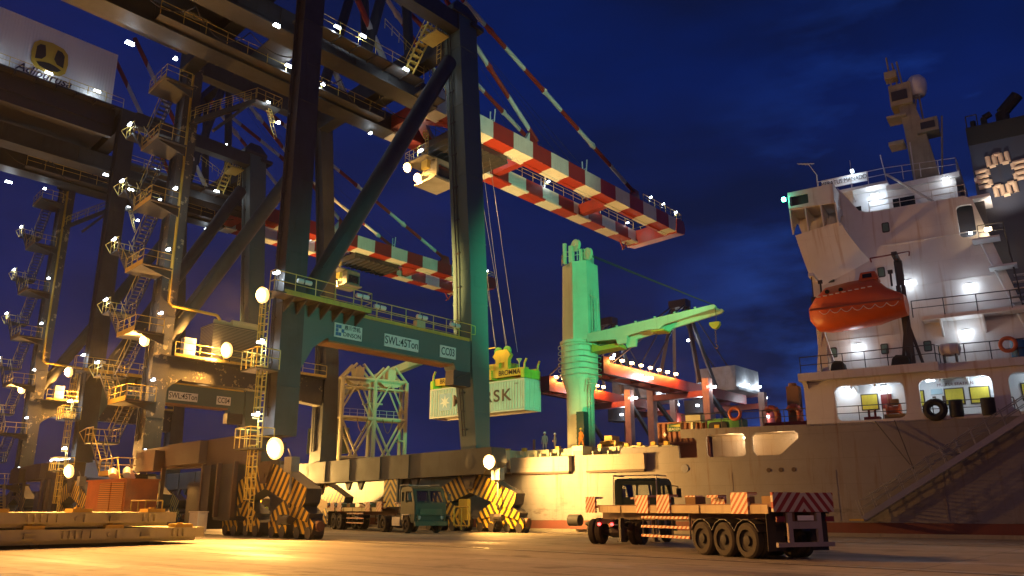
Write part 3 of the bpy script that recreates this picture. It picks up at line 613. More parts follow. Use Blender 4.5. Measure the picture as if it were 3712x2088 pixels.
for i in range(nL):
    t=.22+.78*i/(nL-1); v=-.72+2.2*(t**1.35); z=22.55-5.2*t**.9
    Lp=(23.32+.75*t,v,z); Rp=(26.5+1.55*t**1.4,v,22.6-3.6*t**.9)
    rows.append([Lp]+[tuple(Lp[k]+(Rp[k]-Lp[k])*j/4 for k in range(3)) for j in (1,2,3)]+[Rp,(Rp[0],1.52,Rp[2])])
m=SM(); m.add([p for r_ in rows for p in r_],[(i*6+j,i*6+j+1,(i+1)*6+j+1,(i+1)*6+j) for i in range(nL-1) for j in range(5)])
m.add([(r_[0][0],r_[0][1],r_[0][2]) for r_ in rows]+[(r_[0][0],1.6,r_[0][2]) for r_ in rows],[(i,i+1,nL+i+1,nL+i) for i in range(nL-1)])
m.build('wing_skin',shipw,ship,smooth=True)
for x,z in ((29.35,21.25),(25.3,21.1),(25.25,18.15),(28.7,18.0),(24.9,12.6),(28.3,12.5),(31,12.4)):
    m=SM(); m.plate(rrect(x-.25,x+.25,z-.37,z+.37,.1),[],FS(1.45),.05); f=m.build('window',steel,ship); m=SM(); m.plate(rrect(x-.18,x+.18,z-.29,z+.29,.08),[],FS(1.43),.03); m.build('pane',plain('greenish pane',(.12,.2,.17),.12) if 'pane' not in MAT else MAT['pane'],f)
# bridge house
m=SM(); m.bx(26.6,29.4,4.6,12,22.5,25.3); m.build('bridge_house',inner,ship); m=SM(); m.bx(29.4,34.,4.2,12,22.5,24.9); m.build('bridge_house',shipw,ship)
m=SM(); m.bx(26.,29.6,3.4,13,25.3,25.5); m.bx(29.4,34.3,3.9,13,24.9,25.3); m.plate([(4.5,25.3),(3.5,25.3),(4.5,24.7)],[],lambda u,v,w:(27+w,u,v),.1); m.build('bridge_roof',shipw,ship)
m=SM(); m.bx(29.7,31.2,4.14,4.2,23.3,24.2); m.build('bridge_window',glass,ship); m=SM(); m.bx(26.7,27.4,4.54,4.6,23.3,24.3); m.build('bridge_window',glass,ship)
m=SM(); m.bx(24.8,28.15,4.,4.08,26.05,26.8); nb=m.build('name_board',inner,ship); text('MERATUS MANADO',.5,SU,(0,0,1),S(26.45,3.98,26.42),plain('name board lettering',(.02,.02,.03)),nb,sx=.75)
m=SM(); railing(m,[(24.6,3.6,25.5),(29.5,3.6,25.5),(34.2,4,25.3),(34.2,12,25.3)],h=1.1,sp=1.2,r=.03); railing(m,[(28.4,1.6,22.5),(34.6,1.6,22.4)],h=1.0,sp=2.2,r=.03)
m.tube((29.5,4.2,26.3),(32.6,2.2,22.7),.09); m.tube((29.5,3.9,25.6),(29.3,3.8,27.8),.04); m.tube((31.3,5,25.3),(31.3,5,28.8),.05); m.tube((24.6,3.6,25.5),(24.6,3.6,27.2),.05); m.path([(24.6,3.6,27.2),(24.1,3.6,28.2),(23.2,3.6,28.5),(24.5,3.6,28.2)],.03)
for k in range(5): m.tube((23.3+k*.25,3.4,28.45-k*.06),(23.3+k*.25,3.8,28.45-k*.06),.02)
m.tube((26.9,5,25.5),(26.9,5,28.4),.02); m.build('bridge_railing',railw,ship)
# mast
ms=SM(); ms.loft([[(31.1,6.3,25),(33,6.3,25),(33,7.8,25),(31.1,7.8,25)],[(30.9,6.4,30.5),(32.3,6.4,30.5),(32.3,7.6,30.5),(30.9,7.6,30.5)],[(30.6,6.5,34.),(31.5,6.5,34.),(31.5,7.4,34.),(30.6,7.4,34.)]])
ms.bx(30.2,31.8,6.1,7.7,32.6,34.4); ms.bx(29.8,31.2,6,7.6,31.6,31.8); ms.bx(31.8,33.3,6,7.6,29.8,30.9); ms.bx(30.,30.9,6.3,7.3,35.2,35.8); ms.bx(29.7,30.8,6,7.4,29.3,29.6)
for p,q in (((30.4,6.5,34.4),(30.3,6.6,37.2)),((31.2,6.5,34.4),(31.,6.6,36.6)),((30.8,7.3,34.4),(30.6,7.2,36.9)),((31.8,7,32),(32.1,7,34)),((32.3,7,29.5),(32.2,7,33.8)),((33,6.5,26),(33.6,6.5,31))): ms.tube(p,q,.07)
ms.build('mast',paint('mast paint',(.36,.31,.20),.55),ship)
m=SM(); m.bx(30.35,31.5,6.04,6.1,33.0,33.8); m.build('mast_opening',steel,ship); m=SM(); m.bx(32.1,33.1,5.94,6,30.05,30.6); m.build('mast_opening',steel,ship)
m=SM(); m.lathe((32.15,6.9,33.3),[(.5,0),(.62,.15),(.72,.5),(.75,.95),(.68,1.35),(.45,1.68),(.05,1.8)],(0,0,1),20); m.build('radome',shipw,ship,smooth=True)
# funnel
m=SM(); m.bx(35.15,41,4.5,9.,10.9,27.3); m.build('funnel',paint('funnel blue grey paint',(.05,.068,.11),.5,scale=.4),ship)
m=SM(); m.bx(35.1,41.05,4.45,9.05,27.3,28.7); m.tube((35.6,5.2,28.7),(35.6,5.2,29.4),.2); m.path([(36.3,5.2,28.7),(36.3,5.2,29.5),(36.8,5.2,29.7)],.22); m.path([(37.5,6,28.7),(37.5,6,29.9),(38.6,6,31)],.45,10); m.path([(40,6,28.7),(40,6,29.5),(40.8,6,29.6)],.3,10); m.path([(35.2,4.5,28.7),(35.2,4.5,29.6),(35.9,4.5,29.6),(35.9,4.5,28.7)],.04); m.build('funnel_top',black,ship)
lg=SM()
for k in range(4):
    an=R(90*k+4); ca,sa=math.cos(an),math.sin(an)
    pts=[]
    for j in range(4):
        x=-.51+j*.34; pts+= [(x,.95),(x,.55)] if j%2==0 else [(x,.55),(x,.95)]
    pp=[]
    for j in range(4):
        x=-.6+j*.4
        ys=(1.55,.8) if j%2==0 else (.8,1.55)
        pp+=[(x,ys[0]),(x,ys[1])]
    path=[]
    for x,y in pp: path.append((36.85+x*ca-y*sa,4.44,24.63+x*sa+y*ca))
    for a,b in zip(path,path[1:]): lg.tube(a,b,.165,8)
lg.build('funnel_emblem',paint('emblem peach paint',(.85,.62,.42),.5,amt=.1),ship)
# railings / deck gear belonging to the ship
m=SM(); railing(m,[(13.6,.2,7.6),(22.9,.2,7.5)],h=1.1,sp=1.6,r=.035); railing(m,[(23,-.6,10.95),(31.6,-.6,10.95),(31.8,-.2,10.9),(42,-.2,10.8)],h=1.15,sp=1.5,r=.035,mids=(.5,)); railing(m,[(24.9,.1,7.5),(35.5,.1,7.4)],h=1.05,sp=1.5,r=.03)
railing(m,[(30.5,.2,14.2),(42,.2,14.0)],h=1.15,sp=2,r=.035); railing(m,[(35.,1.,19),(36.5,1.,19),(36.8,1,14)],h=1.1,sp=1.2,r=.03); m.build('ship_railing',steel,ship)
m=SM(); m.bx(31.,42,.2,1.5,13.95,14.2); m.plate([(1.5,13.95),(.3,13.95),(1.5,12.9)],[],lambda u,v,w:(32+w,u,v),.1); m.plate([(1.5,13.95),(.3,13.95),(1.5,12.9)],[],lambda u,v,w:(34.5+w,u,v),.1)
for k in range(5): m.bx(36.2+k*.1,37.6,1.,1.5,14.6+k*.45,14.65+k*.45)
m.build('side_gallery',shipw,ship)
m=SM(); m.box((35.4,.9,19.),(1.6,1.2,.12)); m.box((36.1,.9,17.),(1.6,1.2,.12)); m.tube((35,1.3,19.1),(37,1.3,12),.06); m.build('aft_platform',inner,ship)
for nm,p,d,k in (('wall_lamp',(30.35,1.38,17.05),(.5,.15,.18),0),('wall_lamp',(34.05,1.38,16.25),(.5,.15,.18),0),('wall_lamp',(26.6,1.38,12.95),(.5,.15,.18),0),('wall_lamp',(33.35,1.38,13.15),(.5,.15,.18),0),('deck_lamp',(25.3,2.3,10.05),(.5,.2,.12),0),('deck_lamp',(27.6,2.3,10.0),(.9,.2,.12),0),('deck_lamp',(30.9,1.2,10.05),(.5,.3,.1),0),('deck_lamp',(34,2.2,10.05),(.5,.3,.12),0),('bridge_lamp',(28.5,4.3,24.9),(.5,.2,.15),0),('bridge_lamp',(33.4,3.8,24.9),(.3,.2,.2),0),('bridge_lamp',(27.2,3.7,27.0),(.2,.2,.2),0),('stern_lamp',(35.6,1.,19.8),(.4,.2,.2),1),('stern_lamp',(34.5,2.3,20.1),(.2,.15,.12),0),('deck_lamp',(37.2,2.3,9.9),(.5,.3,.12),0),
    ('passage_lamp',(17.5,3.0,7.05),(.2,.2,.12),1),('passage_lamp',(21.8,3.,7.08),(.3,.2,.08),1),('side_light',(22.95,-.6,24.2),(.22,.25,.25),2)):
    m=SM(); m.box((p[0],p[1]+.08,p[2]+.05),(d[0]*.8,.2,.1)); m.cur=1; m.box((p[0],p[1],p[2]-d[2]*.3),d); m.build(nm,[steel,(cool,coolw,greenl)[k]],ship)
    cl=(COOL,(1.,.72,.4),(.05,1.,.6))[k]; pw=42 if nm=='wall_lamp' else 30 if nm=='deck_lamp' else (18 if p[0]>30 else 50) if nm=='bridge_lamp' else 40
    point(S(p[0],p[1]-.55,p[2]-.25),cl,pw,.12)
spot(S(36.4,1.6,20.5),S(37,4.5,25.),(1.,.85,.7),900,75,.8,.2)
base(ship,S(0,8,0))
# ---- lifeboat and davits
lb=empty('lifeboat','orange enclosed lifeboat hanging in davits on the ship side','lifeboat')
secs=[]
for x,zk,zg,hw,zc in ((24.1,14.5,15.2,.25,15.5),(24.6,13.75,15.1,.8,16.1),(25.4,13.6,15.05,1.15,16.75),(27,13.65,15.05,1.25,16.95),(28.6,13.8,15.1,1.25,17.0),(29.3,14.,15.15,1.2,16.2),(30.35,14.2,15.2,1.05,15.5)):
    ring=[]
    for t in range(14):
        an=2*math.pi*t/14; cv=math.cos(an); sv=math.sin(an)
        z=zg+(zc-zg)*sv**1 if sv>0 else zg+(zg-zk)*sv
        ring.append((x,-.9+hw*(abs(cv)**.7)*(1 if cv>0 else -1),z))
    secs.append(ring)
m=SM(); m.loft(secs); m.build('hull_shell',orange,lb,smooth=True)
m=SM(); m.loft([[(27.6,-1.5,16.8),(28.9,-1.5,16.8),(28.9,-.3,16.8),(27.6,-.3,16.8)],[(27.75,-1.3,17.45),(28.7,-1.3,17.45),(28.7,-.5,17.45),(27.75,-.5,17.45)]]); cn=m.build('conning_tower',orange,lb,bevel=.08)
m=SM(); m.bx(27.9,28.5,-1.5,-1.42,16.98,17.25); m.build('porthole',glass,cn)
m=SM()
for k in range(9): m.bx(24.9+k*.42,25.15+k*.42,-2.06,-1.9,15.93+k*.03,15.98+k*.03)
m.build('reflective_tape',white,lb)
m=SM()
for k in range(7):
    x_=25.+k*.72; m.path([(x_+.72*u,-2.17+.02*math.cos(u*6),14.92-.28*(1-(2*u-1)**2)) for u in (0,.2,.4,.6,.8,1)],.02,5)
m.build('grab_line',white,lb)
for x_ in (25.6,26.5):
    m=SM(); m.lathe((x_,-1.93,16.25),[(.14,0),(.16,.04),(.16,.09)],(0,1,.5),12); m.build('porthole',glass,lb)
m=SM(); m.bx(26.9,27.5,-2.0,-1.86,15.5,16.3); m.build('side_hatch',paint('dark orange hatch',(.45,.07,.015)),lb)
for x_ in (25.,29.6):
    m=SM(); m.tube((x_,-.9,16.3),(x_,-.9,17.3),.07); m.box((x_,-.9,17.3),(.3,.15,.25)); m.build('lifting_hook',steel,lb)
m=SM(); m.bx(24.4,30.2,-2.2,-2.05,15.02,15.14); m.build('fender_strip',paint('dark orange strip',(.3,.05,.02)),lb)
base(lb,S(27,-.9,13.6))
for x,tp in ((24.45,17.7),(30.,18.3)):
    dv=empty('davit','tall lifeboat davit arm at the '+('bow' if x<26 else 'stern')+' end of the orange boat','davit','lifeboat davits')
    m=SM(); m.beam((x,.6,10.95),(x,.3,tp),.3,.5,(1,0,0)); m.beam((x-.6,.8,10.95),(x,.3,14),.18,.25,(0,1,0)); m.beam((x+.7,.8,10.95),(x,.3,14.5),.18,.25,(0,1,0)); m.beam((x,.5,tp),(x,-1.1,tp+.2),.25,.35,(1,0,0)); m.build('davit_arm',shipw if x<26 else steel,dv)
    m=SM(); m.tube((x,-.95,tp+.1),(x,-.95,15.6),.04); m.box((x,-.95,16.),(.3,.2,.5)); m.build('fall_wire',steel,dv)
    if x>26:
        m=SM(); m.tube((28.4,-.6,18.55),(30.9,-.6,18.6),.05); m.tube((30,-.4,18.2),(30,-.5,18.6),.05); m.path([(28.4,-.6,18.55),(28.45,-.6,18.25)],.05); m.path([(30.9,-.6,18.6),(30.85,-.6,18.3)],.05); m.build('spreader_bar',red_l,dv)
    base(dv,S(x,.6,10.95))
# life raft drums
for x in (32.3,):
    t=empty('life_raft','white life raft canister on a cradle at the boat deck edge','life raft')
    m=SM(); m.lathe((31.8,-.1,11.75),[(.1,0),(.42,.12),(.45,.6),(.47,.65),(.45,.7),(.42,1.15),(.1,1.28)],(1,0,0),16); m.build('canister',shipw,t,smooth=True)
    m=SM(); m.bx(32,32.1,-.5,.3,10.9,11.4); m.bx(32.7,32.8,-.5,.3,10.9,11.4); m.build('cradle',steel,t); base(t,S(32.3,-.1,10.9))
def ring(mb,c,r,t,ax=(0,1,0),n=18):
    ax=V(ax).normalized(); u=ax.orthogonal().normalized(); w=ax.cross(u); c=V(c); rs=[]
    for i in range(n+1):
        a=2*math.pi*i/n; d=u*math.cos(a)+w*math.sin(a); rs.append([tuple(c+d*(r+t*math.cos(b))+ax*t*math.sin(b)) for b in [2*math.pi*j/8 for j in range(8)]])
    mb.loft(rs,False)
lbo=paint('lifebuoy orange',(.60,.15,.05),.5)
for x,v,z,l in ((17.8,.1,8.55,'orange lifebuoy on the white deck rail above the hull openings'),(35.7,-.3,11.7,'orange lifebuoy on the boat deck rail right of the life raft')):
    m=SM(); ring(m,(x,v,z),.42,.12); tag(m.build('lifebuoy',lbo),l,'lifebuoy','lifebuoys on the ship rails')
# rubber fenders hanging on the muster deck
m=SM(); ring(m,(31.1,-.1,7.95),.5,.24); tag(m.build('fender_tyre',black,smooth=True),'round black tyre fender with open middle on the muster deck edge','tyre')
for i,x in enumerate((32.3,34.1)):
    m=SM(); m.lathe((x,.1,7.4),[(.38,0),(.42,.1),(.42,1.0),(.4,1.1)],(0,0,1),14); tag(m.build('drum',black,smooth=True),('black drum next to the round tyre' if i==0 else 'black drum farther aft under the second yellow window')+' on the muster deck','drum')
# deck crane ----------------------------------------------------------------
dc=empty('deck_crane','pale green lit ship crane column with long jib raised over the deck','deck crane')
c0=(.45,8.)
m=SM(); m.lathe((*c0,5.1),[(1.3,0),(1.3,7.2),(1.75,8.6),(1.75,11.8),(1.85,11.85),(1.85,12.1)],(0,0,1),28); m.build('pedestal',creamg,dc,smooth=True)
for k in range(6):
    m=SM(); z=13.9+k*.55; pts=[(c0[0]+2.05*math.cos(R(a)),c0[1]+2.05*math.sin(R(a)),z+.06*math.sin(R(a*5))) for a in range(0,361,20)]; m.path(pts,.035,5)
    for a in range(0,360,60): m.tube((c0[0]+1.7*math.cos(R(a)),c0[1]+1.7*math.sin(R(a)),z),(c0[0]+2.05*math.cos(R(a)),c0[1]+2.05*math.sin(R(a)),z),.03,4)
    m.build('guard_ring',creamg,dc)
def octo(z,k=1.): return [(c0[0]+(x)*k,c0[1]+y*k,z) for x,y in ((-1.68,-.3),(-1.55,-.5),(.3,-1.68),(1.72,-1.25),(1.75,1.2),(.6,1.6),(-.9,1.5),(-1.68,.6))]
m=SM(); m.loft([octo(17.1,1.03),octo(17.5,1.0),octo(24.9,.93)]); m.bx(c0[0]-.2,c0[0]+.2,c0[1]-1.4,c0[1]-.9,24.9,26.6); m.bx(c0[0]+.9,c0[0]+1.2,c0[1]-1.3,c0[1]+1.2,24.9,26.1); m.bx(c0[0]-.9,c0[0]-.6,c0[1]-1.3,c0[1]-1.,24.9,27); m.build('crane_house',creamg,dc)
for a,z in ((.45,26.6),(1.75,25.5)):
    m=SM(); m.lathe((c0[0]+a,c0[1]-1.3,z),[(.55,0),(.6,.02),(.45,.1),(.45,.2),(.6,.28),(.55,.3)],(.35,1,0),18); m.lathe((c0[0]+a,c0[1]-1.36,z),[(.2,0),(.2,.4)],(.35,1,0),10); m.build('sheave',creamg,dc)
m=SM(); railing(m,[(c0[0]-1.5,c0[1]+.5,25),(c0[0]-1.5,c0[1]-.5,25),(c0[0]-.8,c0[1]-1.4,25),(c0[0]+1.5,c0[1]-1.3,25)],h=1.,sp=.7,r=.035); ladder(m,(c0[0]+1.95,c0[1]-.6,17.5),(c0[0]+1.95,c0[1]-.6,22),(0,.25,0)); m.box((c0[0]+2.05,c0[1]-.6,19.8),(.5,.8,4)) if False else None
m.path([(c0[0]+1.8,c0[1]-1,21.5),(c0[0]+2.6,c0[1]-1,21.),(c0[0]+2.6,c0[1]-1,17.8),(c0[0]+1.8,c0[1]-1,17.8)],.05); railing(m,[(c0[0]+1.3,c0[1]-1.2,12.3),(c0[0]+2.3,c0[1]-1.2,12.3)],h=1.1,sp=.5,r=.04); ladder(m,(c0[0]+1.5,c0[1]-.8,6.5),(c0[0]+1.5,c0[1]-.8,14),(0,.22,0)); m.build('crane_railing',creamg,dc)
jp=[(2.0,16.85),(2.1,17.6),(14.45,18.74),(14.62,18.55),(14.4,18.35),(9.8,17.55),(9.3,17.2),(8.,17.25),(6.2,16.95),(6.1,16.3),(5.2,16.25),(5.0,16.75)]
m=SM(); m.plate(jp,[],FS(c0[1]-1.35),.25); m.plate(jp,[],FS(c0[1]+.6),.25)
m.hexa([(2.1,c0[1]-1.1,17.4),(14.3,c0[1]-1.1,18.5),(14.3,c0[1]+.6,18.5),(2.1,c0[1]+.6,17.4),(2.1,c0[1]-1.1,17.58),(14.3,c0[1]-1.1,18.7),(14.3,c0[1]+.6,18.7),(2.1,c0[1]+.6,17.58)])
for k in range(6): q_=3.2+k*1.9; m.box((q_,c0[1]-1.2,17.72+(q_-2.1)*.0925),(.18,.12,.12))
m.build('jib',creamg,dc)
m=SM(); m.plate([(2.2,15.9),(2.3,16.7),(3.2,16.4),(5.,16.5),(5.2,16.1)],[],FS(c0[1]-.9),1.5); m.build('jib_bracket',yellow,dc); m=SM(); m.bx(8.4,9.6,c0[1]-1,c0[1]+.5,17.1,17.25); m.build('jib_bracket',yellow,dc)
m=SM()
for k in range(5): m.tube((c0[0]+.3+k*.3,c0[1]-1.2+k*.4,26.4-k*.2),(14.3,c0[1]-.9+k*.25,18.8),.025,4)
m.tube((14.3,c0[1]-.5,18.6),(14.3,c0[1]-.5,17.2),.03); m.build('jib_rope',steel,dc)
m=SM(); m.plate([(13.7,17.35),(14.6,17.35),(14.6,17.1),(14.35,16.8),(14.15,16.72),(13.95,16.8),(13.7,17.1)],[],FS(c0[1]-.7),.45); hk=m.build('hook_block',yellow,dc); m=SM()
for k in range(7): ring(m,(14.15,c0[1]-.5,16.6-k*.17),.07,.025,(1,0,0) if k%2 else (0,1,0),8)
m.path([(14.15,c0[1]-.5,15.4),(14.3,c0[1]-.5,15.2),(14.15,c0[1]-.5,15.0),(14.,c0[1]-.5,15.15)],.05); m.build('hook_chain',rust,hk)
m=SM(); m.bx(c0[0]+.75,c0[0]+1.5,c0[1]-2.2,c0[1]-1.3,5.1,10.3)
for k in range(12): m.bx(c0[0]+.72,c0[0]+1.53,c0[1]-2.24,c0[1]-1.3,5.4+k*.42,5.45+k*.42)
m.build('ladder_trunk',paint('dark green trunk',(.015,.06,.045)),dc)
base(dc,S(*c0,5.1))
# lattice support frame + second jib ------------------------------------------
lf=empty('lattice_frame','cream tubular lattice frame with two pointed tops standing on the ship','frame')
A=(-31.,8.); B=(-27.9,15.6)
def Q(u,off,z): return (A[0]+(B[0]-A[0])*u-off*.93,A[1]+(B[1]-A[1])*u+off*.35,z)
for off in (0,1.3):
    m=SM(); r=.23
    for u in (0,.5,1): m.tube(Q(u,off,5),Q(u,off,16.6),r+.03,8)
    for z in (7.4,12,15.6,16.6): m.tube(Q(0,off,z),Q(1,off,z),r if z!=15.6 else .12,8)
    for a,b in ((0,.5),(.5,1)):
        mid=(a+b)/2
        m.tube(Q(a,off,12.9),Q(mid,off,16.4),.11); m.tube(Q(b,off,12.3),Q(mid,off,16.4),.11)
    m.tube(Q(0,off,12),Q(.3,off,6.9),.14);m.tube(Q(.5,off,12),Q(.12,off,6.3),.14);m.tube(Q(.5,off,12),Q(.82,off,6.9),.14);m.tube(Q(1,off,12),Q(.62,off,6.3),.14)
    for u in (.25,.75):
        for k in (-1,1): m.tube(Q(u+k*.25,off,16.6),Q(u+k*.05,off,18.4),.16,8)
        m.plate([(u-.06,16.4),(u+.06,16.4),(u+.06,18),(u-.06,18)],[],lambda a,b,w:Q(a,off+w-.1,b),.2)
        m.plate([(u-.2,16.5),(u-.1,15.9),(u+.1,15.9),(u+.2,16.5)],[],lambda a,b,w:Q(a,off+w-.06,b),.12)
    for a,b in ((.38,.5),(.5,.62),(.0,.1),(.9,1)): m.tube(Q(a,off,13.8 if a>.2 and a<.8 else 9.6),Q(b,off,13.8 if a>.2 and a<.8 else 9.6),.1)
    m.build('truss',creamg,lf)
m=SM()
for u in (0,.5,1):
    for z in (7.4,12,16.6): m.tube(Q(u,0,z),Q(u,1.3,z),.12)
railing(m,[Q(.04,.6,12.1),Q(.96,.6,12.1)],h=1.,sp=.9,r=.03); m.build('cross_tube',creamg,lf)
m=SM()
for u in (.3,.7): m.path([Q(u-.08+k*.016,-.3,12-1.6*(1-((k-5)/5)**2)) for k in range(11)],.05)
m.build('hanging_rope',wood,lf)
base(lf,S(A[0],A[1],5))
JA=V((-40.3,17,16.6)); JB=V((-22,17,20.6)); sj=SM(); sj.beam(JA,JB,.9,.9)
for k in range(14): q_=JA.lerp(JB,k/14); sj.bx(q_.x-.03,q_.x+.03,16.52,16.6,q_.z-.4,q_.z+.4)
tag(sj.build('crane_jib',creamg),'cream box jib resting behind the lattice frame','crane jib')
# ------------------------------------------------------------------ hanging container, spreader, trolleys
def corr(mb,x0,x1,y,z0,z1,d=.085,p=.36,ax=0):
    n=int((x1-x0)/p); pts=[]
    for i in range(n):
        a=x0+(x1-x0)*i/n; w=(x1-x0)/n
        pts+=[(a,0),(a+w*.35,0),(a+w*.5,d),(a+w*.85,d)]
    pts.append((x1,0))
    vs=[];
    for z in (z0,z1): vs+=[((q[0],y+q[1],z) if ax==0 else (y-q[1],q[0],z)) for q in pts]
    k=len(pts); mb.add(vs,[(i,i+1,k+i+1,k+i) for i in range(k-1)])
def container(name,label,x0,x1,y0,y1,z0,z1,mt,group=None,fr=None):
    t=empty(name,label,'shipping container',group)
    m=MB(); corr(m,x0+.15,x1-.15,y0+.03,z0+.2,z1-.15); corr(m,y0+.15,y1-.15,x1-.03,z0+.2,z1-.15,ax=1)
    m.bx(x0+.1,x1-.12,y0+.12,y1,z0+.15,z1-.08); m.build('side_panel',mt,t)
    m=MB()
    for x in (x0,x1-.16):
        for y in (y0,y1-.16): m.bx(x,x+.16,y,y+.16,z0,z1)
    for z in (z0,z1-.14):
        m.bx(x0+.16,x1-.16,y0+.01,y0+.12,z,z+.16); m.bx(x0+.16,x1-.16,y1-.12,y1-.01,z,z+.16); m.bx(x0+.01,x0+.12,y0+.16,y1-.16,z,z+.16); m.bx(x1-.12,x1-.01,y0+.16,y1-.16,z,z+.16)
    m.build('frame',fr or mt,t); return t
cx0,cx1,cy0,cy1,cz0,cz1=-64.15,-50.8,62.,64.65,11.2,14.36
ct=container('shipping_container','pale container with a star emblem hanging from the yellow spreader',cx0,cx1,cy0,cy1,cz0,cz1,contw)
m=MB(); m.plate(rrect(-62.7,-61.0,11.95,13.75,.15),[],lambda u,v,w:(u,cy0+.015+w*.02,v),.5); em=m.build('emblem_panel',plain('pale blue emblem',(.35,.47,.58)),ct)
m=MB(); pts=[]
for k in range(14): r_=.78 if k%2==0 else .3; a=math.pi/2+math.pi*k/7; pts.append((-61.85+r_*math.cos(a),12.85+r_*math.sin(a)))
m.plate(pts,[],lambda u,v,w:(u,cy0-.005+w*.02,v),.5); m.build('star_emblem',white,em)
text('MAERSK',1.7,(1,0,0),(0,0,1),(-56.6,cy0+.012,12.8),plain('container lettering',(.10,.045,.03)),ct,sx=1.18,bold=.025,sp=1.16)
text('MSKU',.2,(1,0,0),(0,0,1),(-51.8,cy0+.01,13.9),MAT['container lettering'],ct)
base(ct,((cx0+cx1)/2,63.3,cz0))
sp=empty('container_spreader','yellow lettered spreader frame clamped on the hanging pale container','spreader')
m=MB()
for x0,x1 in ((cx0+.5,-58.6),(-56.,cx1-.05)): 
    m.bx(x0,x1,62.15,62.75,14.75,15.5); m.bx(x0,x1,63.9,64.5,14.75,15.5)
m.bx(-58.8,-55.2,62.0,64.6,14.6,15.6); m.bx(cx0+.9,cx1-.6,62.9,63.8,14.55,15.)
m.build('main_beam',yellow,sp)
sgy=paint('spreader green yellow paint',(.42,.55,.05),.5)
for x in (cx0,cx1-.45):
    m=MB(); m.bx(x,x+.45,cy0,cy1,14.42,15.3); m.build('end_beam',sgy,sp)
for x,s_ in ((cx0+.2,1),(cx1-.2,1)):
    for y in (cy0+.25,cy1-.25):
        m=MB(); m.path([(x,y,15.2),(x+.05,y,15.9),(x+.3,y,16.35)],.11,6); m.build('guide_flipper',yellow,sp)
m=MB(); m.bx(-57.5,-53.4,62.5,64.2,15.6,16.3); m.plate([(-54.9,15.5),(-53.2,15.5),(-53.2,16.6),(-52.9,17.0),(-53.4,17.6),(-54.8,17.6),(-55.3,17.0),(-54.9,16.6)],[rrect(-54.4,-53.7,15.7,16.3,.1)],lambda u,v,w:(u,62.3+w,v),.5); m.plate([(-58.4,15.5),(-56.8,15.5),(-56.8,16.6),(-56.5,17.0),(-57,17.6),(-58.3,17.6),(-58.8,17.0),(-58.4,16.6)],[],lambda u,v,w:(u,62.3+w,v),.5); m.path([(-56.6,62.4,16.3),(-56.6,62.4,18),(-55,62.4,18)],.06); m.build('head_block',yellow,sp)
for x in (-54.7,-53.5,-58.2,-57.): 
    m=MB(); m.lathe((x,62.4,17.5),[(.45,0),(.5,.05),(.4,.15),(.5,.25),(.45,.3)],(0,1,0),16); m.build('sheave',paint('sheave green',(.10,.3,.06)),sp)
for x in (-61.4,-52.9): text('BROMMA',.72,(1,0,0),(0,0,1),(x,62.14,15.12),plain('spreader lettering',(.05,.02,.01)),sp,bold=.012,sx=.95)
m=MB(); m.lathe((-51.6,62.2,15.5),[(.05,0),(.06,.5),(.22,.75),(.3,.9)],(0,0,1),8); m.build('spreader_lamp',cream,sp)
base(sp,((cx0+cx1)/2,63.3,14.42))
def trolley(bc,off,label):
    t=empty('crane_trolley',label,'crane trolley','crane trolleys'); f=lambda a,b,z: T(a,b,z)+off
    m=MB(f); m.bx(9.7,15.2,bc-4,bc+5,39.6,40.2)
    for b in range(10): m.bx(9.7,15.2,bc-4+b,bc-3.85+b,39.4,39.6)
    m.bx(10.2,11.6,bc-3,bc+4,40.2,41); m.bx(13.3,14.7,bc-3,bc+4,40.2,41); m.build('trolley_frame',steel,t)
    m=MB(f); m.bx(13.2,17.,bc-4.6,bc-1.,38.3,38.5); m.bx(13.,15.6,bc-3.2,bc-.6,36.1,38.3); m.bx(12.8,16.4,bc-3.6,bc-.2,35.9,36.1); m.build('operator_cab',paint('cab grey',(.2,.19,.17),.5) if 'cab grey' not in MAT else MAT['cab grey'],t)
    m=MB(f); m.bx(12.95,13.,bc-2.9,bc-.9,36.4,37.6); m.bx(13.2,15.4,bc-.59,bc-.55,36.4,37.8); m.build('cab_window',glass,t)
    m=MB(f); railing(m,[(17.,bc-4.6,38.5),(13.2,bc-4.6,38.5)],sp=.8); railing(m,[(17,bc-4.6,38.5),(17,bc-1,38.5)],sp=.8); ladder(m,(13.4,bc-4.4,38.4),(13.4,bc-4.4,41.),(.25,0,0),cage=(0,-.5,0)); m.bx(12.9,13.9,bc-4.7,bc-4.2,36.7,37.6); m.build('trolley_railing',rail_m,t)
    for a,b,z in ((16.6,bc-4.5,37.9),(15.6,bc-3.7,36.6)):
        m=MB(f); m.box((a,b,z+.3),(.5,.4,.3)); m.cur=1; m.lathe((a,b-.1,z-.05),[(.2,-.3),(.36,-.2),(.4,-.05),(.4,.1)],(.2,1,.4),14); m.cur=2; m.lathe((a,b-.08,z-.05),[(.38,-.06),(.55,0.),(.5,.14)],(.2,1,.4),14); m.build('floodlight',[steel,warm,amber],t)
        spot(f(a,b-.2,z-.5),f(a-1,b+3,z-8),SOD,7000,150,.6,.25)
    m=MB(f); m.box((14.5,bc-4.4,39.2),(.7,.2,.2)); m.build('tube_lamp',cool,t); point(f(14.5,bc-4.6,39.),COOL,60,.1)
    base(t,f(12.5,bc,39.6)); return t
trolley(58.,V((0,0,0)),'near crane trolley with two glaring orange lamps under the red white boom')
trolley(74.,off4,'far crane trolley with cab under the lower red white boom')
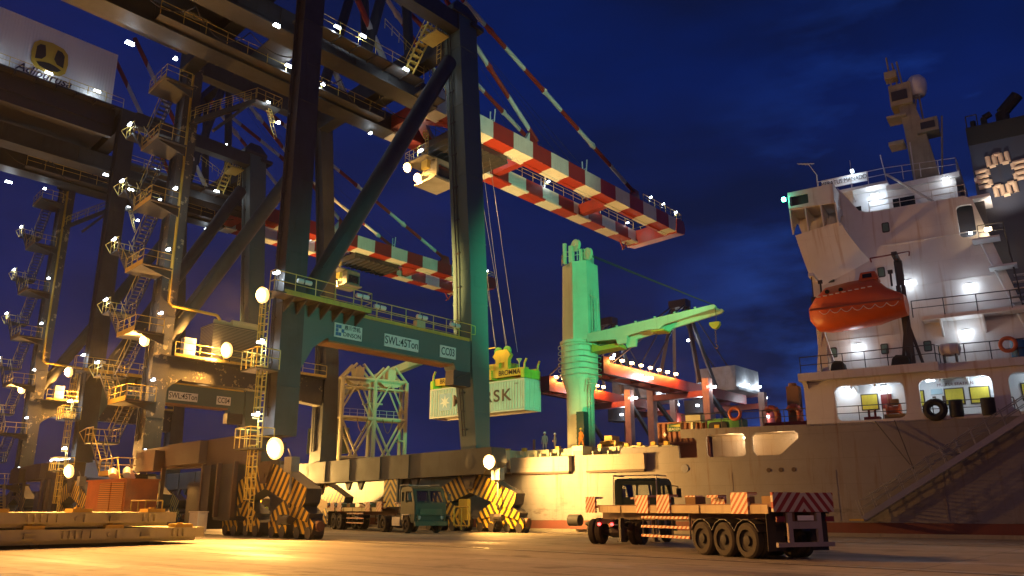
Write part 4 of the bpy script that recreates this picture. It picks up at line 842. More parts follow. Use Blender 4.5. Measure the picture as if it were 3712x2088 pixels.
for k in range(8):
    m=MB(); x=-58.+(k%4)*1.5; y=62.6+(k//4)*1.6; p=T(12.5+(1.5-(k%4))*1.2,58.5+(k//4)*2.5,39.6); m.tube((x,y,17.6),p,.022,4); tag(m.build('hoist_wire',chrome),'thin steel hoist wire from the near crane trolley down to the yellow spreader','wire','hoist wires above the yellow spreader')
# ------------------------------------------------------------------ trucks
def glass_mat():
    m,nt,p=mk('cab window glass'); nt.nodes.remove(p); o=[n for n in nt.nodes if n.type=='OUTPUT_MATERIAL'][0]
    t=N(nt,'ShaderNodeBsdfTransparent'); t.inputs[0].default_value=(.75,.8,.78,1); g=N(nt,'ShaderNodeBsdfGlossy'); g.inputs['Roughness'].default_value=.05; x=N(nt,'ShaderNodeMixShader'); x.inputs[0].default_value=.12
    L(nt,t.outputs[0],x.inputs[1]); L(nt,g.outputs[0],x.inputs[2]); L(nt,x.outputs[0],o.inputs['Surface']); return m
cglass=glass_mat()
tyre_m=paint('dusty tyre',(.03,.026,.022),.85,amt=.6,dirt=(.065,.05,.032),scale=3)
def wheel(par,x,y,r,w,side,nm='wheel'):
    m=MB(); m.lathe((x,y-w/2,r),[(r*.62,0),(r*.9,.0),(r,.06),(r,w-.06),(r*.9,w),(r*.62,w)],(0,1,0),26,False); o=m.build(nm,tyre_m,par,smooth=True)
    m=MB(); yy=y+side*w/2; m.lathe((x,yy-side*.12,r),[(r*.62,0),(r*.62,.06),(r*.5,-.02),(r*.3,-.04),(r*.28,.10),(r*.1,.12)],(0,side,0),20); m.build('rim',black,o); return o
def tractor(label):
    t=empty('tractor_truck',label,'truck','terminal tractor trucks')
    m=MB(); m.bx(-1.6,4.9,.35,.5,1.0,1.3); m.bx(-1.6,4.9,-.5,-.35,1.0,1.3)
    for x in (-1.5,.6,2.,4.6): m.bx(x,x+.15,-.35,.35,1.02,1.25)
    m.lathe((0,0,1.32),[(.6,0),(.6,.1),(.2,.12)],(0,0,1),16); m.lathe((0,-.95,.62),[(.09,0),(.3,.7),(.3,1.2),(.09,1.9)],(0,1,0),10); m.bx(3.,4.,-1.2,-.6,.7,1.3); m.build('chassis',steel,t)
    for s in (-1,1):
        for k in (0,1): wheel(t,0,s*(1.28-.38*k),.62,.34,s)
        wheel(t,4.0,s*1.2,.6,.36,s)
        m=MB(); m.lathe((2.2,s*.95-.25,.85),[(.1,0),(.33,.02),(.33,.5),(.1,.52)],(0,1,0),12) if s>0 else m.bx(1.3,2.7,-1.25,-.85,.5,1.15); m.build('fuel_tank',chrome,t)
        m=MB(); m.tube((-1.55,s*.34,1.0),(-1.66,s*.34,1.0),.075,8); m.build('tail_light',redl if label.find('away')>0 else red_l,t)
    # cab shell
    cw=1.32; cab=MB(); prof=[(2.9,1.35),(2.9,3.1),(3.0,3.3),(4.55,3.34),(4.85,3.2),(5.3,2.15),(5.36,1.3),(5.3,.75),(4.75,.75),(4.6,1.1),(4.3,1.32),(3.7,1.32),(3.4,1.1),(3.3,.95),(2.9,.95)]
    win=[(3.75,2.2),(3.75,3.0),(4.6,3.0),(4.95,2.25)]; rw=[(3.1,2.3),(3.1,2.95),(3.5,2.95),(3.5,2.3)]
    for y in (-cw,cw-.07): cab.plate(prof,[win,rw],lambda u,v,w:(u,y+w,v),.07)
    cab.plate([(-cw+.07,1.35),(cw-.07,1.35),(cw-.07,3.22),(-cw+.07,3.22)],[rrect(-.85,-.05,2.35,3.0,.1),rrect(.05,.85,2.35,3.0,.1)],lambda u,v,w:(2.92+w,u,v),.06)
    cab.hexa([(2.95,-cw+.05,3.24),(4.75,-cw+.05,3.22),(4.75,cw-.05,3.22),(2.95,cw-.05,3.24),(3.05,-cw+.12,3.36),(4.5,-cw+.12,3.38),(4.5,cw-.12,3.38),(3.05,cw-.12,3.36)])
    def FR(u,v,w): k=(v-2.15)/1.05; return (4.85+.45*(1-k)-w if v>2.1 else 5.33-w,u,v)
    cab.plate([(-cw+.07,2.12),(cw-.07,2.12),(cw-.07,3.2),(-cw+.07,3.2)],[[(-1.1,2.22),(-.06,2.22),(-.06,3.05),(-1.0,3.05)],[(.06,2.22),(1.1,2.22),(1.0,3.05),(.06,3.05)]],FR,.06)
    cab.bx(5.24,5.34,-cw+.07,cw-.07,.8,2.12); cab.bx(3.0,5.2,-cw+.08,cw-.08,1.3,1.38); cab.bx(3.6,4.1,-1.,-.3,1.4,2.3); cab.bx(3.6,4.1,.3,1.,1.4,2.3)
    o=cab.build('cab',green,t,bevel=.03)
    g=MB(); 
    for y in (-cw+.035,cw-.035): g.add([(p[0],y,p[1]) for p in win],[(0,1,2,3)]); g.add([(p[0],y,p[1]) for p in rw],[(0,1,2,3)])
    g.add([(2.95,-.85,2.35),(2.95,.85,2.35),(2.95,.85,3.0),(2.95,-.85,3.0)],[(0,1,2,3)]); g.add([FR(u,v,.03) for u,v in ((-1.1,2.22),(1.1,2.22),(1.,3.05),(-1.,3.05))],[(0,1,2,3)]); g.build('cab_glazing',cglass,o)
    m=MB(); m.bx(5.3,5.55,-cw,cw,.55,.85); m.bx(5.34,5.4,-.9,.9,1.3,1.75); m.path([(5.45,-1.1,.85),(5.45,-1.1,1.3),(5.45,1.1,1.3),(5.45,1.1,.85)],.05); m.build('bumper',paint('bumper green',(.02,.07,.04),.4) if 'bumper green' not in MAT else MAT['bumper green'],t)
    for s in (-1,1):
        m=MB(); m.lathe((5.34,s*.95,1.15),[(.02,.06),(.15,.05),(.17,0)],(1,0,0),12); m.build('headlight',chrome,t)
        m=MB(); m.path([(4.9,s*1.32,3.0),(5.1,s*1.62,2.95),(5.1,s*1.62,2.4)],.03); m.box((5.1,s*1.66,2.6),(.08,.26,.5)); m.build('wing_mirror',steel,t)
        m=MB(); m.bx(3.35,4.65,s*1.34-.06,s*1.34+.06,1.3,1.36); m.bx(3.35,3.5,s*1.34-.06,s*1.34+.06,.9,1.3); m.build('mudguard',chrome,t)
    m=MB(); m.path([(2.6,-1.25,1.4),(2.6,-1.25,3.5),(4.2,-1.25,3.5)],.035) ; m.path([(2.6,1.25,1.4),(2.6,1.25,3.5),(4.2,1.25,3.5)],.035); m.tube((2.6,-1.25,3.5),(2.6,1.25,3.5),.035); m.build('headboard_frame',chrome,t)
    return t
def trailer(label,Ln,boards,axles,sidecol,st):
    t=empty('flatbed_trailer',label,'trailer','flatbed trailers'); W=1.35
    m=MB(); m.bx(0,Ln,-W,W,1.78,1.9); m.bx(0,Ln,.35,.6,1.25,1.78); m.bx(0,Ln,-.6,-.35,1.25,1.78)
    for k in range(int(Ln/1.2)): m.bx(.3+k*1.2,.42+k*1.2,-W+.05,W-.05,1.6,1.78)
    m.build('bed',rust,t)
    for y_ in (-1.,.8):
        m=MB(); m.bx(Ln-2.4,Ln-2.2,y_,y_+.2,.3,1.3); m.bx(Ln-2.5,Ln-2.1,y_-.05,y_+.25,.24,.3); m.build('landing_leg',steel,t)
    for s in (-1,1):
        m=MB()
        for k in range(int(Ln/2)): m.bx(.15+k*2.02,2.05+k*2.02,s*W-.03,s*W+.03,1.56,1.86)
        m.build('side_rail',sidecol,t)
    for x in boards:
        for s in (-1,1):
            m=MB(); m.bx(x-.48,x+.48,s*(W+.05)-.05,s*(W+.05)+.05,1.55,2.3); m.bx(x-.48,x+.3,s*W-.35*s,s*W,2.2,2.3); m.build('striped_board',st,t)
    for s in (-1,1):
        for x in axles: wheel(t,x,s*1.16,.62,.34,s); wheel(t,x,s*.78,.62,.34,s)
        m=MB()
        for z in (.62,1.0,1.38): m.bx(4.9,8.5,s*W-.03,s*W+.03,z-.05,z+.05)
        m.build('side_guard',trailst,t)
        m=MB()
        for x in (4.95,6.2,7.4,8.45): m.tube((x,s*(W-.06),.55),(x,s*(W-.06),1.7),.035)
        m.build('guard_post',steel,t)
    m=MB(); m.lathe((5.4,0,1.15),[(.2,0),(.5,.0),(.6,.1),(.6,.25),(.5,.35),(.2,.35)],(0,0,1),18); m.build('spare_wheel',black,t)
    for s in (-1,1):
        m=MB()
        for x in axles:
            pts=[(x+.74*math.cos(R(a_)),.62+.74*math.sin(R(a_))) for a_ in range(25,156,26)]
            for p_,q_ in zip(pts,pts[1:]): m.beam((p_[0],s*1.0,p_[1]),(q_[0],s*1.0,q_[1]),.62,.03,(0,0,1) if abs(q_[0]-p_[0])>.01 else (1,0,0))
        m.build('mudguard',steel,t)
        m=MB(); m.box((-.13,s*1.1,1.38),(.06,.35,.18)); m.build('tail_light',red_l,t)
        m=MB(); m.path([(Ln-3.5,s*.2,1.3),(Ln-1.5,s*.3,1.1),(Ln-.3,s*.25,1.5)],.035,5); m.build('air_hose',black,t)
    m=MB(); m.bx(-.16,-.12,-.35,.35,1.33,1.5); m.build('number_plate',white,t)
    m=MB(); m.lathe((6.,-.9,1.05),[(.05,0),(.2,.05),(.2,.9),(.05,.95)],(1,0,0),12); m.build('air_tank',chrome,t)
    m=MB()
    for x in axles: m.tube((x,-1.1,.62),(x,1.1,.62),.1,8)
    m.bx(axles[0]-.4,axles[-1]+.4,.3,.5,.75,1.25); m.bx(axles[0]-.4,axles[-1]+.4,-.5,-.3,.75,1.25); m.build('axle',steel,t)
    m=MB(); m.bx(-.12,0,-W,W,1.62,2.28); m.build('rear_board',trailch,t)
    m=MB(); m.bx(-.1,0,-.75,-.55,.55,1.6); m.bx(-.1,0,.55,.75,.55,1.6); m.bx(-.1,0,-.55,.55,1.05,1.3); m.bx(-.12,0,-1.25,1.25,.45,.6); m.build('rear_bumper',paint('dull bumper paint',(.3,.27,.26)) if 'dull bumper paint' not in MAT else MAT['dull bumper paint'],t)
    for q_ in (-1.35,.6):
        m=MB(); m.bx(.3,.33,q_,q_+.75,.3,1.6); m.build('mud_flap',black,t)
    for x_,y_ in ((3.6,-.9),(2.,-1.),(5.2,.3)):
        m=MB(); m.bx(x_,x_+.7,y_,y_+.5,1.9,2.2); m.build('timber_block',wood,t)
    return t
tr=trailer('flatbed trailer seen from behind with red white rear board and three axles',13.3,(1.6,6.6,8.25,13.),(1.5,2.85,4.2),paint('worn side rail paint',(.42,.34,.20),.6,amt=.6,dirt=(.15,.09,.05)),trailst); place(tr,(-11.31,29.22,0),math.atan2(.452,-.891))
tt=tractor('dark green tractor seen driving away ahead of the near trailer with red tail lamps'); place(tt,(-23.75,36.5,0),R(101))
hd=math.atan2(-.293,.955)
t2=tractor('dark green tractor with windscreen showing, parked under the crane portal'); place(t2,(-49.86,45.2,0),hd)
t3=trailer('empty flatbed trailer behind the green tractor under the crane portal',13.0,(1.5,3.2,9.5,11.8),(1.6,3.0),cream,trailst); place(t3,(-49.86-12.6*.955,45.2+12.6*.293,0),hd)
# ------------------------------------------------------------------ hatch covers on the apron
ycone=yellow
dun=paint('dark dunnage timber',(.06,.045,.03),.8)
for i,(z,y1,lab) in enumerate(((.33,23.45,'cream steel hatch cover lowest of the two stacked on the apron'),(1.08,21.85,'cream steel hatch cover topmost of the two stacked on the apron'))):
    t=empty('hatch_cover',lab,'hatch cover','stacked hatch covers'); y0=2.; F=lambda u,v,w:(-41+w,u,v); h=.46
    m=MB(); m.bx(-50.5,-41,y0,y1,z,z+h); m.bx(-50.5,-40.97,y0,y1+.02,z+h,z+h+.03); m.bx(-50.4,-41.3,y0,y1-.3,z-.18,z); q=y1
    while q>y0+3:
        for k in range(3): m.plate([(q-1.2-k*.28,z+.06),(q-1.2-k*.28,z+.42),(q-1.0-k*.28,z+.06)],[],F,.2)
        m.bx(-41,-40.82,q-3.4,q-2.9,z+.1,z+.13); m.bx(-41,-40.82,q-3.4,q-2.9,z+.3,z+.33); m.bx(-41,-40.82,q-3.4,q-3.37,z+.1,z+.33)
        m.plate([(q-4.6,z+.04),(q-4.6,z+.42),(q-4.2,z+.04)],[],F,.2); m.lathe((-40.98,q-4.9,z+.2),[(.1,0),(.1,.06)],(1,0,0),10); m.bx(-41,-40.86,q-6.2,q-6.15,z+.06,z+.42); m.bx(-41,-40.86,q-5.8,q-5.75,z+.06,z+.42); q-=5.3
    m.build('cover_panel',cream,t)
    for k in range(5):
        m=MB(); m.bx(-41.9,-41.05,y1-1.5-k*3.6,y1-.6-k*3.6,z+h+.03,z+h+.2); m.bx(-41.4,-41.2,y1-1.3-k*3.6,y1-1.1-k*3.6,z+h+.2,z+h+.27); m.build('stacking_cone',yellow,t)
    base(t,(-45.7,13,z-.18))
for k in range(4):
    m=MB(); y=5+k*5.2; m.bx(-50,-41.8,y,y+.4,0,.15); tag(m.build('dunnage_beam',dun),'dark timber beam under the stacked hatch covers','timber','dunnage beams under hatch covers')
# orange cabinet
oc=empty('equipment_cabinet','orange louvred equipment cabinet behind the stacked hatch covers','cabinet')
m=MB(); m.bx(-68.9,-62.3,29.,31.5,.1,3.85); m.bx(-69,-62.2,28.9,31.6,3.85,3.95); m.build('cabinet_body',orangec,oc)
for x0,x1 in ((-66.6,-64.7),(-64.5,-62.5)):
    m=MB(); m.bx(x0,x1,28.93,29,.3,3.7); m.build('louvre_panel',louvo,oc)
for x in (-66,-63.6):
    m=MB(); m.path([(x,30,3.95),(x,29.7,4.5),(x+.5,29.3,4.6),(x+1,29.1,4.2)],.28,10); m.build('air_duct',contw,oc,smooth=True)
base(oc,(-65.6,30.2,0))
# ------------------------------------------------------------------ things on deck
dctn=MB(S); 
b1=empty('shipping_container','brown container with a small green sign on the ship deck','shipping container')
m=SM(); corr(m,10.42,14.5,2.9,6.9,8.45,d=.12,p=.42); m.bx(10.38,10.5,2.85,5.4,6.7,8.5); m.bx(10.4,14.5,2.85,2.95,8.4,8.52); m.bx(10.4,14.5,2.85,2.95,6.7,6.9); m.bx(10.45,14.5,3.05,5.4,6.75,8.45); m.bx(10.4,14.6,3.0,5.4,5.1,6.75); m.build('side_panel',cont_b,b1)
m=SM(); m.bx(11.25,12.4,2.83,2.88,7.75,8.35); g_=m.build('sign_panel',plain('sign green',(.03,.10,.05)),b1); text('BEACON',.27,SU,(0,0,1),S(11.86,2.82,7.93),plain('sign cream',(.7,.7,.5)),g_)
m=SM(); m.add([(11.5,2.82,8.2),(12.38,2.82,8.32),(12.38,2.82,8.08)],[(0,1,2)]); m.bx(11.3,11.36,2.8,2.84,7.8,8.3); m.build('beam_emblem',plain('sign yellow',(.55,.5,.08)),g_)
m=SM(); m.add([(10.85,2.84,7.55),(11.0,2.84,7.75),(11.15,2.84,7.55),(11.0,2.84,7.35)],[(0,1,2,3)]); m.build('hazard_placard',white,b1); base(b1,S(12.4,4,5.1))
b2=empty('machinery_skid','green machinery casing with rounded black intake on the ship deck','machine')
m=SM(); m.bx(14.8,17.3,2.4,4.5,7.35,8.5); m.build('casing',contg,b2)
m=SM(); m.plate(rrect(14.9,16.4,7.4,8.25,.3),[],FS(2.3),.1); m.build('intake',black,b2); m=SM(); m.box((15.6,2.28,7.85),(.4,.1,.35)); m.build('valve',yellow,b2); base(b2,S(16,3.4,7.35))
tb=SM(); tb.box((13.9,2.2,8.6),(1.2,1,.6)); tb.tube((13.7,2.2,7.4),(13.7,2.2,8.4),.2); tag(tb.build('winch_stand',creamg),'cream winch stand on the deck left of the lifebuoy','winch')
vp=empty('deck_vent','dark red goosenecked ventilators with a tall dark post','ventilator')
for x in (20.4,22.):
    m=SM(); m.path([(x,2.,7.4),(x,2.,8.6),(x-.2,2.,8.95),(x-.6,2.,9.0),(x-.8,2.,8.7)],.24,10); m.build('gooseneck',redp,vp,smooth=True)
m=SM(); m.bx(21,21.9,2.6,3.4,7.4,10.6); m.lathe((21.4,3,10.6),[(.3,0),(.3,.25)],(0,0,1),10); m.build('post',rust,vp); m=SM(); m.bx(19.6,22.7,1.2,3,7.35,7.85); m.build('plinth',red_l,vp); base(vp,S(21,2.5,7.35))
wd=SM(); wd.bx(26.6,27.6,.6,1.3,7.4,7.8); wd.tube((26.9,.9,7.8),(26.9,.9,8.3),.08); wd.tube((27.3,.9,7.8),(27.3,.9,8.3),.08); tag(wd.build('mooring_bollard',red_l),'dark red twin bollard under the left yellow window','bollard')
wn=empty('deck_winch','small tan and orange hoist on the deck under the lit wall','winch')
m=SM(); m.lathe((28,.9,8.2),[(.1,0),(.42,.05),(.42,.12),(.25,.15),(.25,.8),(.42,.85),(.42,.95),(.1,1.)],(1,0,0),14); m.build('drum',lbo,wn,smooth=True); m=SM(); m.bx(27.9,29.2,.6,1.3,7.4,7.9); m.box((28.6,.9,8.7),(.5,.4,.4)); m.tube((28.2,.9,8),(28.2,.9,10.2),.03); m.build('winch_bed',wood,wn); base(wn,S(28.3,.9,7.4))
gwy=empty('gangway','dark aluminium gangway hanging down the hull side to the quay','gangway')
m=SM(); A=V((26.2,-.9,1.1)); B=V((38.5,-.9,8.6)); 
for v in (-1.4,-.5):
    a=V((A.x,v,A.z)); b=V((B.x,v,B.z)); m.beam(a,b,.1,.35); m.tube(a+V((0,0,1.2)),b+V((0,0,1.2)),.035); m.tube(a+V((0,0,.7)),b+V((0,0,.7)),.03)
    for k in range(15): q=a.lerp(b,k/14); m.tube(q,q+V((-.3,0,1.2)),.03)
for k in range(40): q=A.lerp(B,k/39); m.bx(q.x-.12,q.x+.12,-1.4,-.5,q.z-.02,q.z+.02)
m.build('gangway_frame',chrome,gwy); m=SM(); m.bx(25.4,26.3,-1.5,-.4,1.0,1.1); m.build('foot_platform',yellow,gwy)
m=SM(); m.tube((29.5,-.95,4.2),(27.4,-.1,7.4),.03); m.tube((29.5,-.95,4.2),(28.6,-.1,7.4),.03); m.build('bridle_wire',steel,gwy)
base(gwy,S(32,-.9,0))
# ------------------------------------------------------------------ people
skin=plain('skin',(.30,.17,.10),.5)
def person(loc,rz,label,cloth,helm,pose=0,h=1.7,legs=None):
    k=h/1.75; o0=empty('person',label,'person')
    P=[(0,0,.93),(0,0,1.15),(0,.01,1.4),(0,.01,1.5),(0,.0,1.56)]; rad=[.15,.14,.17,.09,.06]; E_=[(0,1),(1,2),(2,3),(3,4)]
    def chain(start,pts,rs):
        last=start
        for p,r in zip(pts,rs): P.append(p); rad.append(r); E_.append((last,len(P)-1)); last=len(P)-1
    st=.12 if pose==1 else .0
    for s in (-1,1):
        chain(0,[(s*.1,0,.85),(s*.12,s*st+.02,.48),(s*.12,s*st*1.7-.02,.09),(s*.13,s*st*1.7+.12,.05)],[.1,.07,.05,.045])
        if pose==2: chain(2,[(s*.2,.01,1.4),(s*.27,-.02,1.15),(s*.1,.2,1.12)],[.065,.05,.04])
        else: chain(2,[(s*.2,.01,1.4),(s*.26,-.03,1.12),(s*.25,.08,.86)],[.065,.05,.04])
    me=bpy.data.meshes.new('body'); me.from_pydata([V(p)*k for p in P],E_,[]); o=bpy.data.objects.new('body',me); col.objects.link(o); me.materials.append(cloth)
    md=o.modifiers.new('Skin','SKIN'); 
    for i,r in enumerate(rad): me.skin_vertices[0].data[i].radius=(r*k,r*k)
    me.skin_vertices[0].data[0].use_root=True
    o.modifiers.new('sub','SUBSURF').levels=1; o.parent=o0
    m=MB(); m.lathe((0,.01,1.5*k),[(.05*k,0),(.055*k,.06*k),(.085*k,.12*k),(.095*k,.2*k),(.08*k,.27*k),(.03*k,.3*k)],(0,0,1),12); m.lathe((0,.09*k,1.66*k),[(.03*k,0),(.015*k,.03*k)],(0,1,0),6); 
    for s in (-1,1): m.lathe((s*.09*k,0,1.65*k),[(.03*k,0),(.02*k,.02*k)],(s,0,0),6)
    m.build('head',skin,o0,smooth=True)
    m=MB(); m.lathe((0,.02*k,1.7*k),[(.15*k,0),(.115*k,.015*k),(.11*k,.07*k),(.07*k,.13*k),(.01*k,.145*k)],(0,0,1),14); m.build('helmet',helm,o0,smooth=True)
    for s in (-1,1):
        hp=V((s*.25,.08,.86)) if pose!=2 else V((s*.1,.2,1.12)); m=MB(); m.box(hp*k+V((0,.01,-.06))*k,(.035*k,.08*k,.1*k))
        for f in range(4): m.tube(hp*k+V((0,(-.025+f*.018),-.1))*k,hp*k+V((0,-.02+f*.018,-.17+abs(f-1.5)*.012))*k,.009*k,5)
        m.tube(hp*k+V((0,.045,-.04))*k,hp*k+V((-s*.01,.075,-.11))*k,.01*k,5); m.build('hand',skin,o0)
    place(o0,loc,rz); return o0
yh=plain('yellow helmet',(.65,.5,.05),.35); wh=plain('white helmet',(.75,.75,.75),.35)
orov=plain('orange overalls',(.60,.20,.02),.7); bluov=plain('pale blue shirt',(.16,.24,.32),.7); grov=plain('grey overalls',(.20,.20,.2),.7); yvest=plain('yellow vest',(.65,.45,.04),.7); ovest=plain('orange red vest',(.5,.12,.03),.7)
def deckp(s,v,z,*a,**k): return person(S(s,v,z),*a,**k)
deckp(-1.7,5,6.75,R(200),'person in pale blue shirt and white helmet standing on the hatch edge',bluov,wh,0,1.75)
deckp(-.6,5,6.7,R(120),'person in grey clothes and helmet standing behind on the hatch cover',grov,wh,2,1.65)
deckp(2.1,5,6.85,R(170),'person in orange overalls and yellow helmet in front of the deck crane column',orov,yh,1,1.8)
hc=SM(); hc.bx(-8,9.5,2,9,6.36,6.72); tag(hc.build('deck_hatch',creamg),'flat pale hatch cover on the ship below the standing people','hatch cover')
person((-50.8,33.6,0),R(-60),'person in yellow vest and helmet half hidden behind the near striped bogie',yvest,yh,2,1.8)
person((-43.4,32.3,0),R(240),'person in orange vest and white helmet at the right end of the near bogie',ovest,wh,2,1.8)

ys=empty('deck_spreader','small yellow lifting spreader on the ship deck beside the deck crane','spreader')
m=SM(); m.bx(5.2,6.7,2.6,3.,6.95,7.25); m.bx(5.2,6.7,3.8,4.2,6.95,7.25); m.bx(5.6,6.3,2.7,4.1,7.25,7.7); m.build('spreader_beam',yellow,ys)
for x in (5.25,6.55):
    m=SM(); m.bx(x,x+.12,2.55,4.25,6.72,7.0); m.build('end_beam',yellow,ys)
base(ys,S(6,3.4,6.7))
m=SM(); m.lathe((36.2,.3,10.9),[(.4,0),(.42,.05),(.42,1.05),(.4,1.1)],(0,0,1),14); tag(m.build('drum',plain('blue drum paint',(.04,.16,.3)),smooth=True),'blue drum on the boat deck between life raft and lifebuoy','drum')
for x,w_b in ((25.4,.5),(29.4,.6)):
    m=SM(); m.loft([[(x-w_b,-.2,10.95),(x+w_b,-.2,10.95),(x+w_b,.5,10.95),(x-w_b,.5,10.95)],[(x-w_b*.8,-.1,11.5),(x+w_b*.9,-.1,11.45),(x+w_b*.9,.4,11.45),(x-w_b*.8,.4,11.5)],[(x-w_b*.4,0,11.75),(x+w_b*.5,0,11.7),(x+w_b*.5,.3,11.7),(x-w_b*.4,.3,11.75)]])
    tag(m.build('covered_winch',plain('dark tarpaulin',(.03,.035,.03),.8) if x<26 else MAT['dark tarpaulin']),('dark tarpaulin covered bundle below the bow' if x<26 else 'dark tarpaulin covered bundle below the stern')+' end of the lifeboat','bundle')
sodl=glow('orange lamp lens',(1.,.62,.25),40)
# ------------------------------------------------------------------ far cranes, ships, shore
A_=R(40.2); HX=V((math.cos(A_),math.sin(A_),0)); HY=V((-math.sin(A_),math.cos(A_),0))
def CW(lat,dep,z=0): return HX*lat+HY*dep+V((0,0,z))
def PXW(px,dep,z=0):  # D pixel x at a chosen distance
    return CW((px*1.441-1856)/3045*dep,dep,z)
def far_crane(x0,x1,d0,d1,label):
    t=empty('harbour_crane',label,'crane','far red harbour cranes')
    P=PXW(x0,d0,0); Q=PXW(x1,d1,0); e=(Q-P); Ln=e.length; e.normalize(); n=V((-e.y,e.x,0))
    def F(u,v,z): return P+e*u+n*v+V((0,0,z))
    f=lambda: MB(F)
    z0=30.5
    m=f(); m.bx(0,Ln*.97,-3.2,-1.8,z0,z0+2.6); m.bx(0,Ln*.97,1.8,3.2,z0,z0+2.6); m.bx(-1,1.5,-3.6,3.6,z0-.2,z0+3.6)
    for k in range(1,8): m.bx(Ln*k/8,Ln*k/8+.8,-1.8,1.8,z0+.3,z0+2)
    m.build('boom',redp,t)
    lx=(Ln*.52,Ln*.97)
    for u in lx:
        for v in (-8,8):
            m=f(); m.bx(u-1.,u+1.,v-.9,v+.9,0,z0+3); m.build('leg',paint('red crane leg paint',(.34,.18,.13),.5) if 'red crane leg paint' not in MAT else MAT['red crane leg paint'],t)
    for bb in [(u-.9,u+.9,-8,8,z_,z_+1.5) for u in lx for z_ in (z0-1.5,8)]+[(lx[0],lx[1],v-.7,v+.7,9,11) for v in (-8.1,8.1)]:
        m=f(); m.bx(*bb); m.build('cross_beam',redp,t)
    for v in (-8,8):
        m=f(); m.beam((lx[0],v,z0),(lx[1],v,10),.9,.9); m.build('brace',crane,t)
    m=f(); 
    for v in (-6,6): m.beam((lx[0],v,z0+2),(lx[0]+3,v*.3,z0+24),.9,.9); m.beam((lx[0]+9,v,z0+2),(lx[0]+3,v*.3,z0+24),.8,.8)
    m.bx(lx[0]+1.5,lx[0]+4.5,-2.5,2.5,z0+23,z0+25); m.build('apex_frame',steel,t)
    m=f()
    for v in (-2,2): m.tube((lx[0]+3,v,z0+24),(Ln*.05,v,z0+2.5),.2); m.tube((lx[0]+3,v,z0+24),(Ln*.28,v,z0+2.5),.2); m.tube((lx[0]+3,v,z0+24),(lx[1],v,z0+5),.2)
    m.build('stay',steel,t)
    m=f(); m.bx(lx[1]-12,lx[1]+3,-6,6,z0+3.4,z0+9.5); m.bx(lx[1]-13,lx[1]+5,-7,7,z0+2.6,z0+3.4); m.build('machinery_house',paint('house grey',(.22,.22,.22),.5) if 'house grey' not in MAT else MAT['house grey'],t)
    m=f(); m.bx(lx[1]+3,lx[1]+3.3,-4,4,z0+4.2,z0+9); m.build('house_sign',coolw,t) if False else m.build('house_sign',cream,t)
    m=f(); m.bx(Ln*.62,Ln*.7,-2.6,2.6,z0-4.5,z0-1); m.build('operator_cab',steel,t)
    for k in range(10):
        u=Ln*(.04+.055*k) if k<8 else lx[1]-3-4*(k-8); m=f(); m.tube((u,-3.,z0+2.6),(u,-3.,z0+3.6),.1); m.cur=1; m.box((u,-3.3,z0+3.7),(.75,.6,.45)); m.build('boom_lamp',[steel,sodl],t); point(F(u,-4.4,z0+3.0),(1.,.36,.07),1500,.4)
    for k,(u,v,z) in enumerate(((Ln*.2,-3.4,z0+1.2),(Ln*.26,-3.4,z0+1.2),(lx[0]+2,-9,z0+1),(lx[1]+4.2,-7.2,z0+2),(lx[1]+2.,-6.6,z0+5),(lx[1]-6,-6.6,z0+4.6),(lx[1]+3.8,-3,z0+8),(lx[1]-1,-9.6,z0-4),(lx[0]+4,-3,z0-3),(lx[0]+3,-2,z0+14))):
        m=f(); m.box((u,v,z),(.6,.6,.5)); m.build('white_lamp',cool,t); point(F(u,v-1,z),COOL,1200,.4)
    for u,v,z in ((lx[0]-1,-9,z0+.6),(lx[1]+5,-6,z0+1)):
        m=f(); m.box((u,v,z),(1.2,.9,.7)); m.build('red_lamp',redl,t)
    m=f(); m.bx(lx[1]-1,lx[1]+4,-9.5,-8,z0-9,z0-1); m.tube((lx[1]-1,-9.3,0),(lx[1]-1,-9.3,z0),.15); m.build('stair_cage',redp,t)
    base(t,F(lx[0],0,0)); return t
far_crane(1500,1880,178,235,'red harbour crane with glowing lamps along its boom pointing above the deck jib')
far_crane(1362,1655,205,250,'red harbour crane half hidden behind the pale deck crane column')
def small_ship():
    t=empty('moored_ship','far white ship bridge seen through the second crane','ship'); D=112.
    def F(u,v,z): return PXW(100+u,D,0)+HY*v+V((0,0,z))
    k=1.
    m=MB(F); m.bx(0,80,0,14,-2,6.); m.build('hull',hullm,t)
    m=MB(F); m.bx(2,60,2,12,6,8.2); m.bx(0,64,1,12,8.2,8.5); m.build('deck_house',inner,t)
    m=MB(F); m.bx(3,30,1.9,2,7,8.); m.build('bridge_window',glass,t)
    m=MB(F); m.tube((40,6,8),(41,6,13),.25); m.tube((40,4,11),(40,8,11),.1); m.build('mast',steel,t)
    for u in (3,45,22):
        m=MB(F); m.box((u,.6,8.1 if u!=22 else 6.6),(1.4,.3,.2)); m.build('deck_lamp',cool,t); point(F(u,-.4,7.7 if u!=22 else 6.4),COOL,350,.2)
    base(t,F(30,6,0))
small_ship()
m=MB(); b=PXW(1345,150,0)
m.tube(b,b+V((0,0,14)),.25); m.tube(b+V((-2,0,9.5)),b+V((2,0,9.5)),.12); m.tube(b+V((-1.5,0,12)),b+V((1.5,0,12)),.1); m.box(b+V((0,0,4)),(4,3,9)); m.cur=1
for d in ((-1.2,-1.7,11),(1.3,-1.7,10.3),(-.3,-1.7,10.2)): m.box(b+V(d),(.35,.3,.35))
tag(m.build('ship_mast',[redp,cool]),'thin red mast with white lamps far behind the ship','mast')
gc=MB(); F=lambda u,v,z: PXW(u,82,0)+HY*v+V((0,0,z))
gc2=container('shipping_container','pale green container standing above the near landside sill',-84,-79.5,60.6,63.4,8.2,11.3,paint('pale green container paint',(.22,.32,.18)))
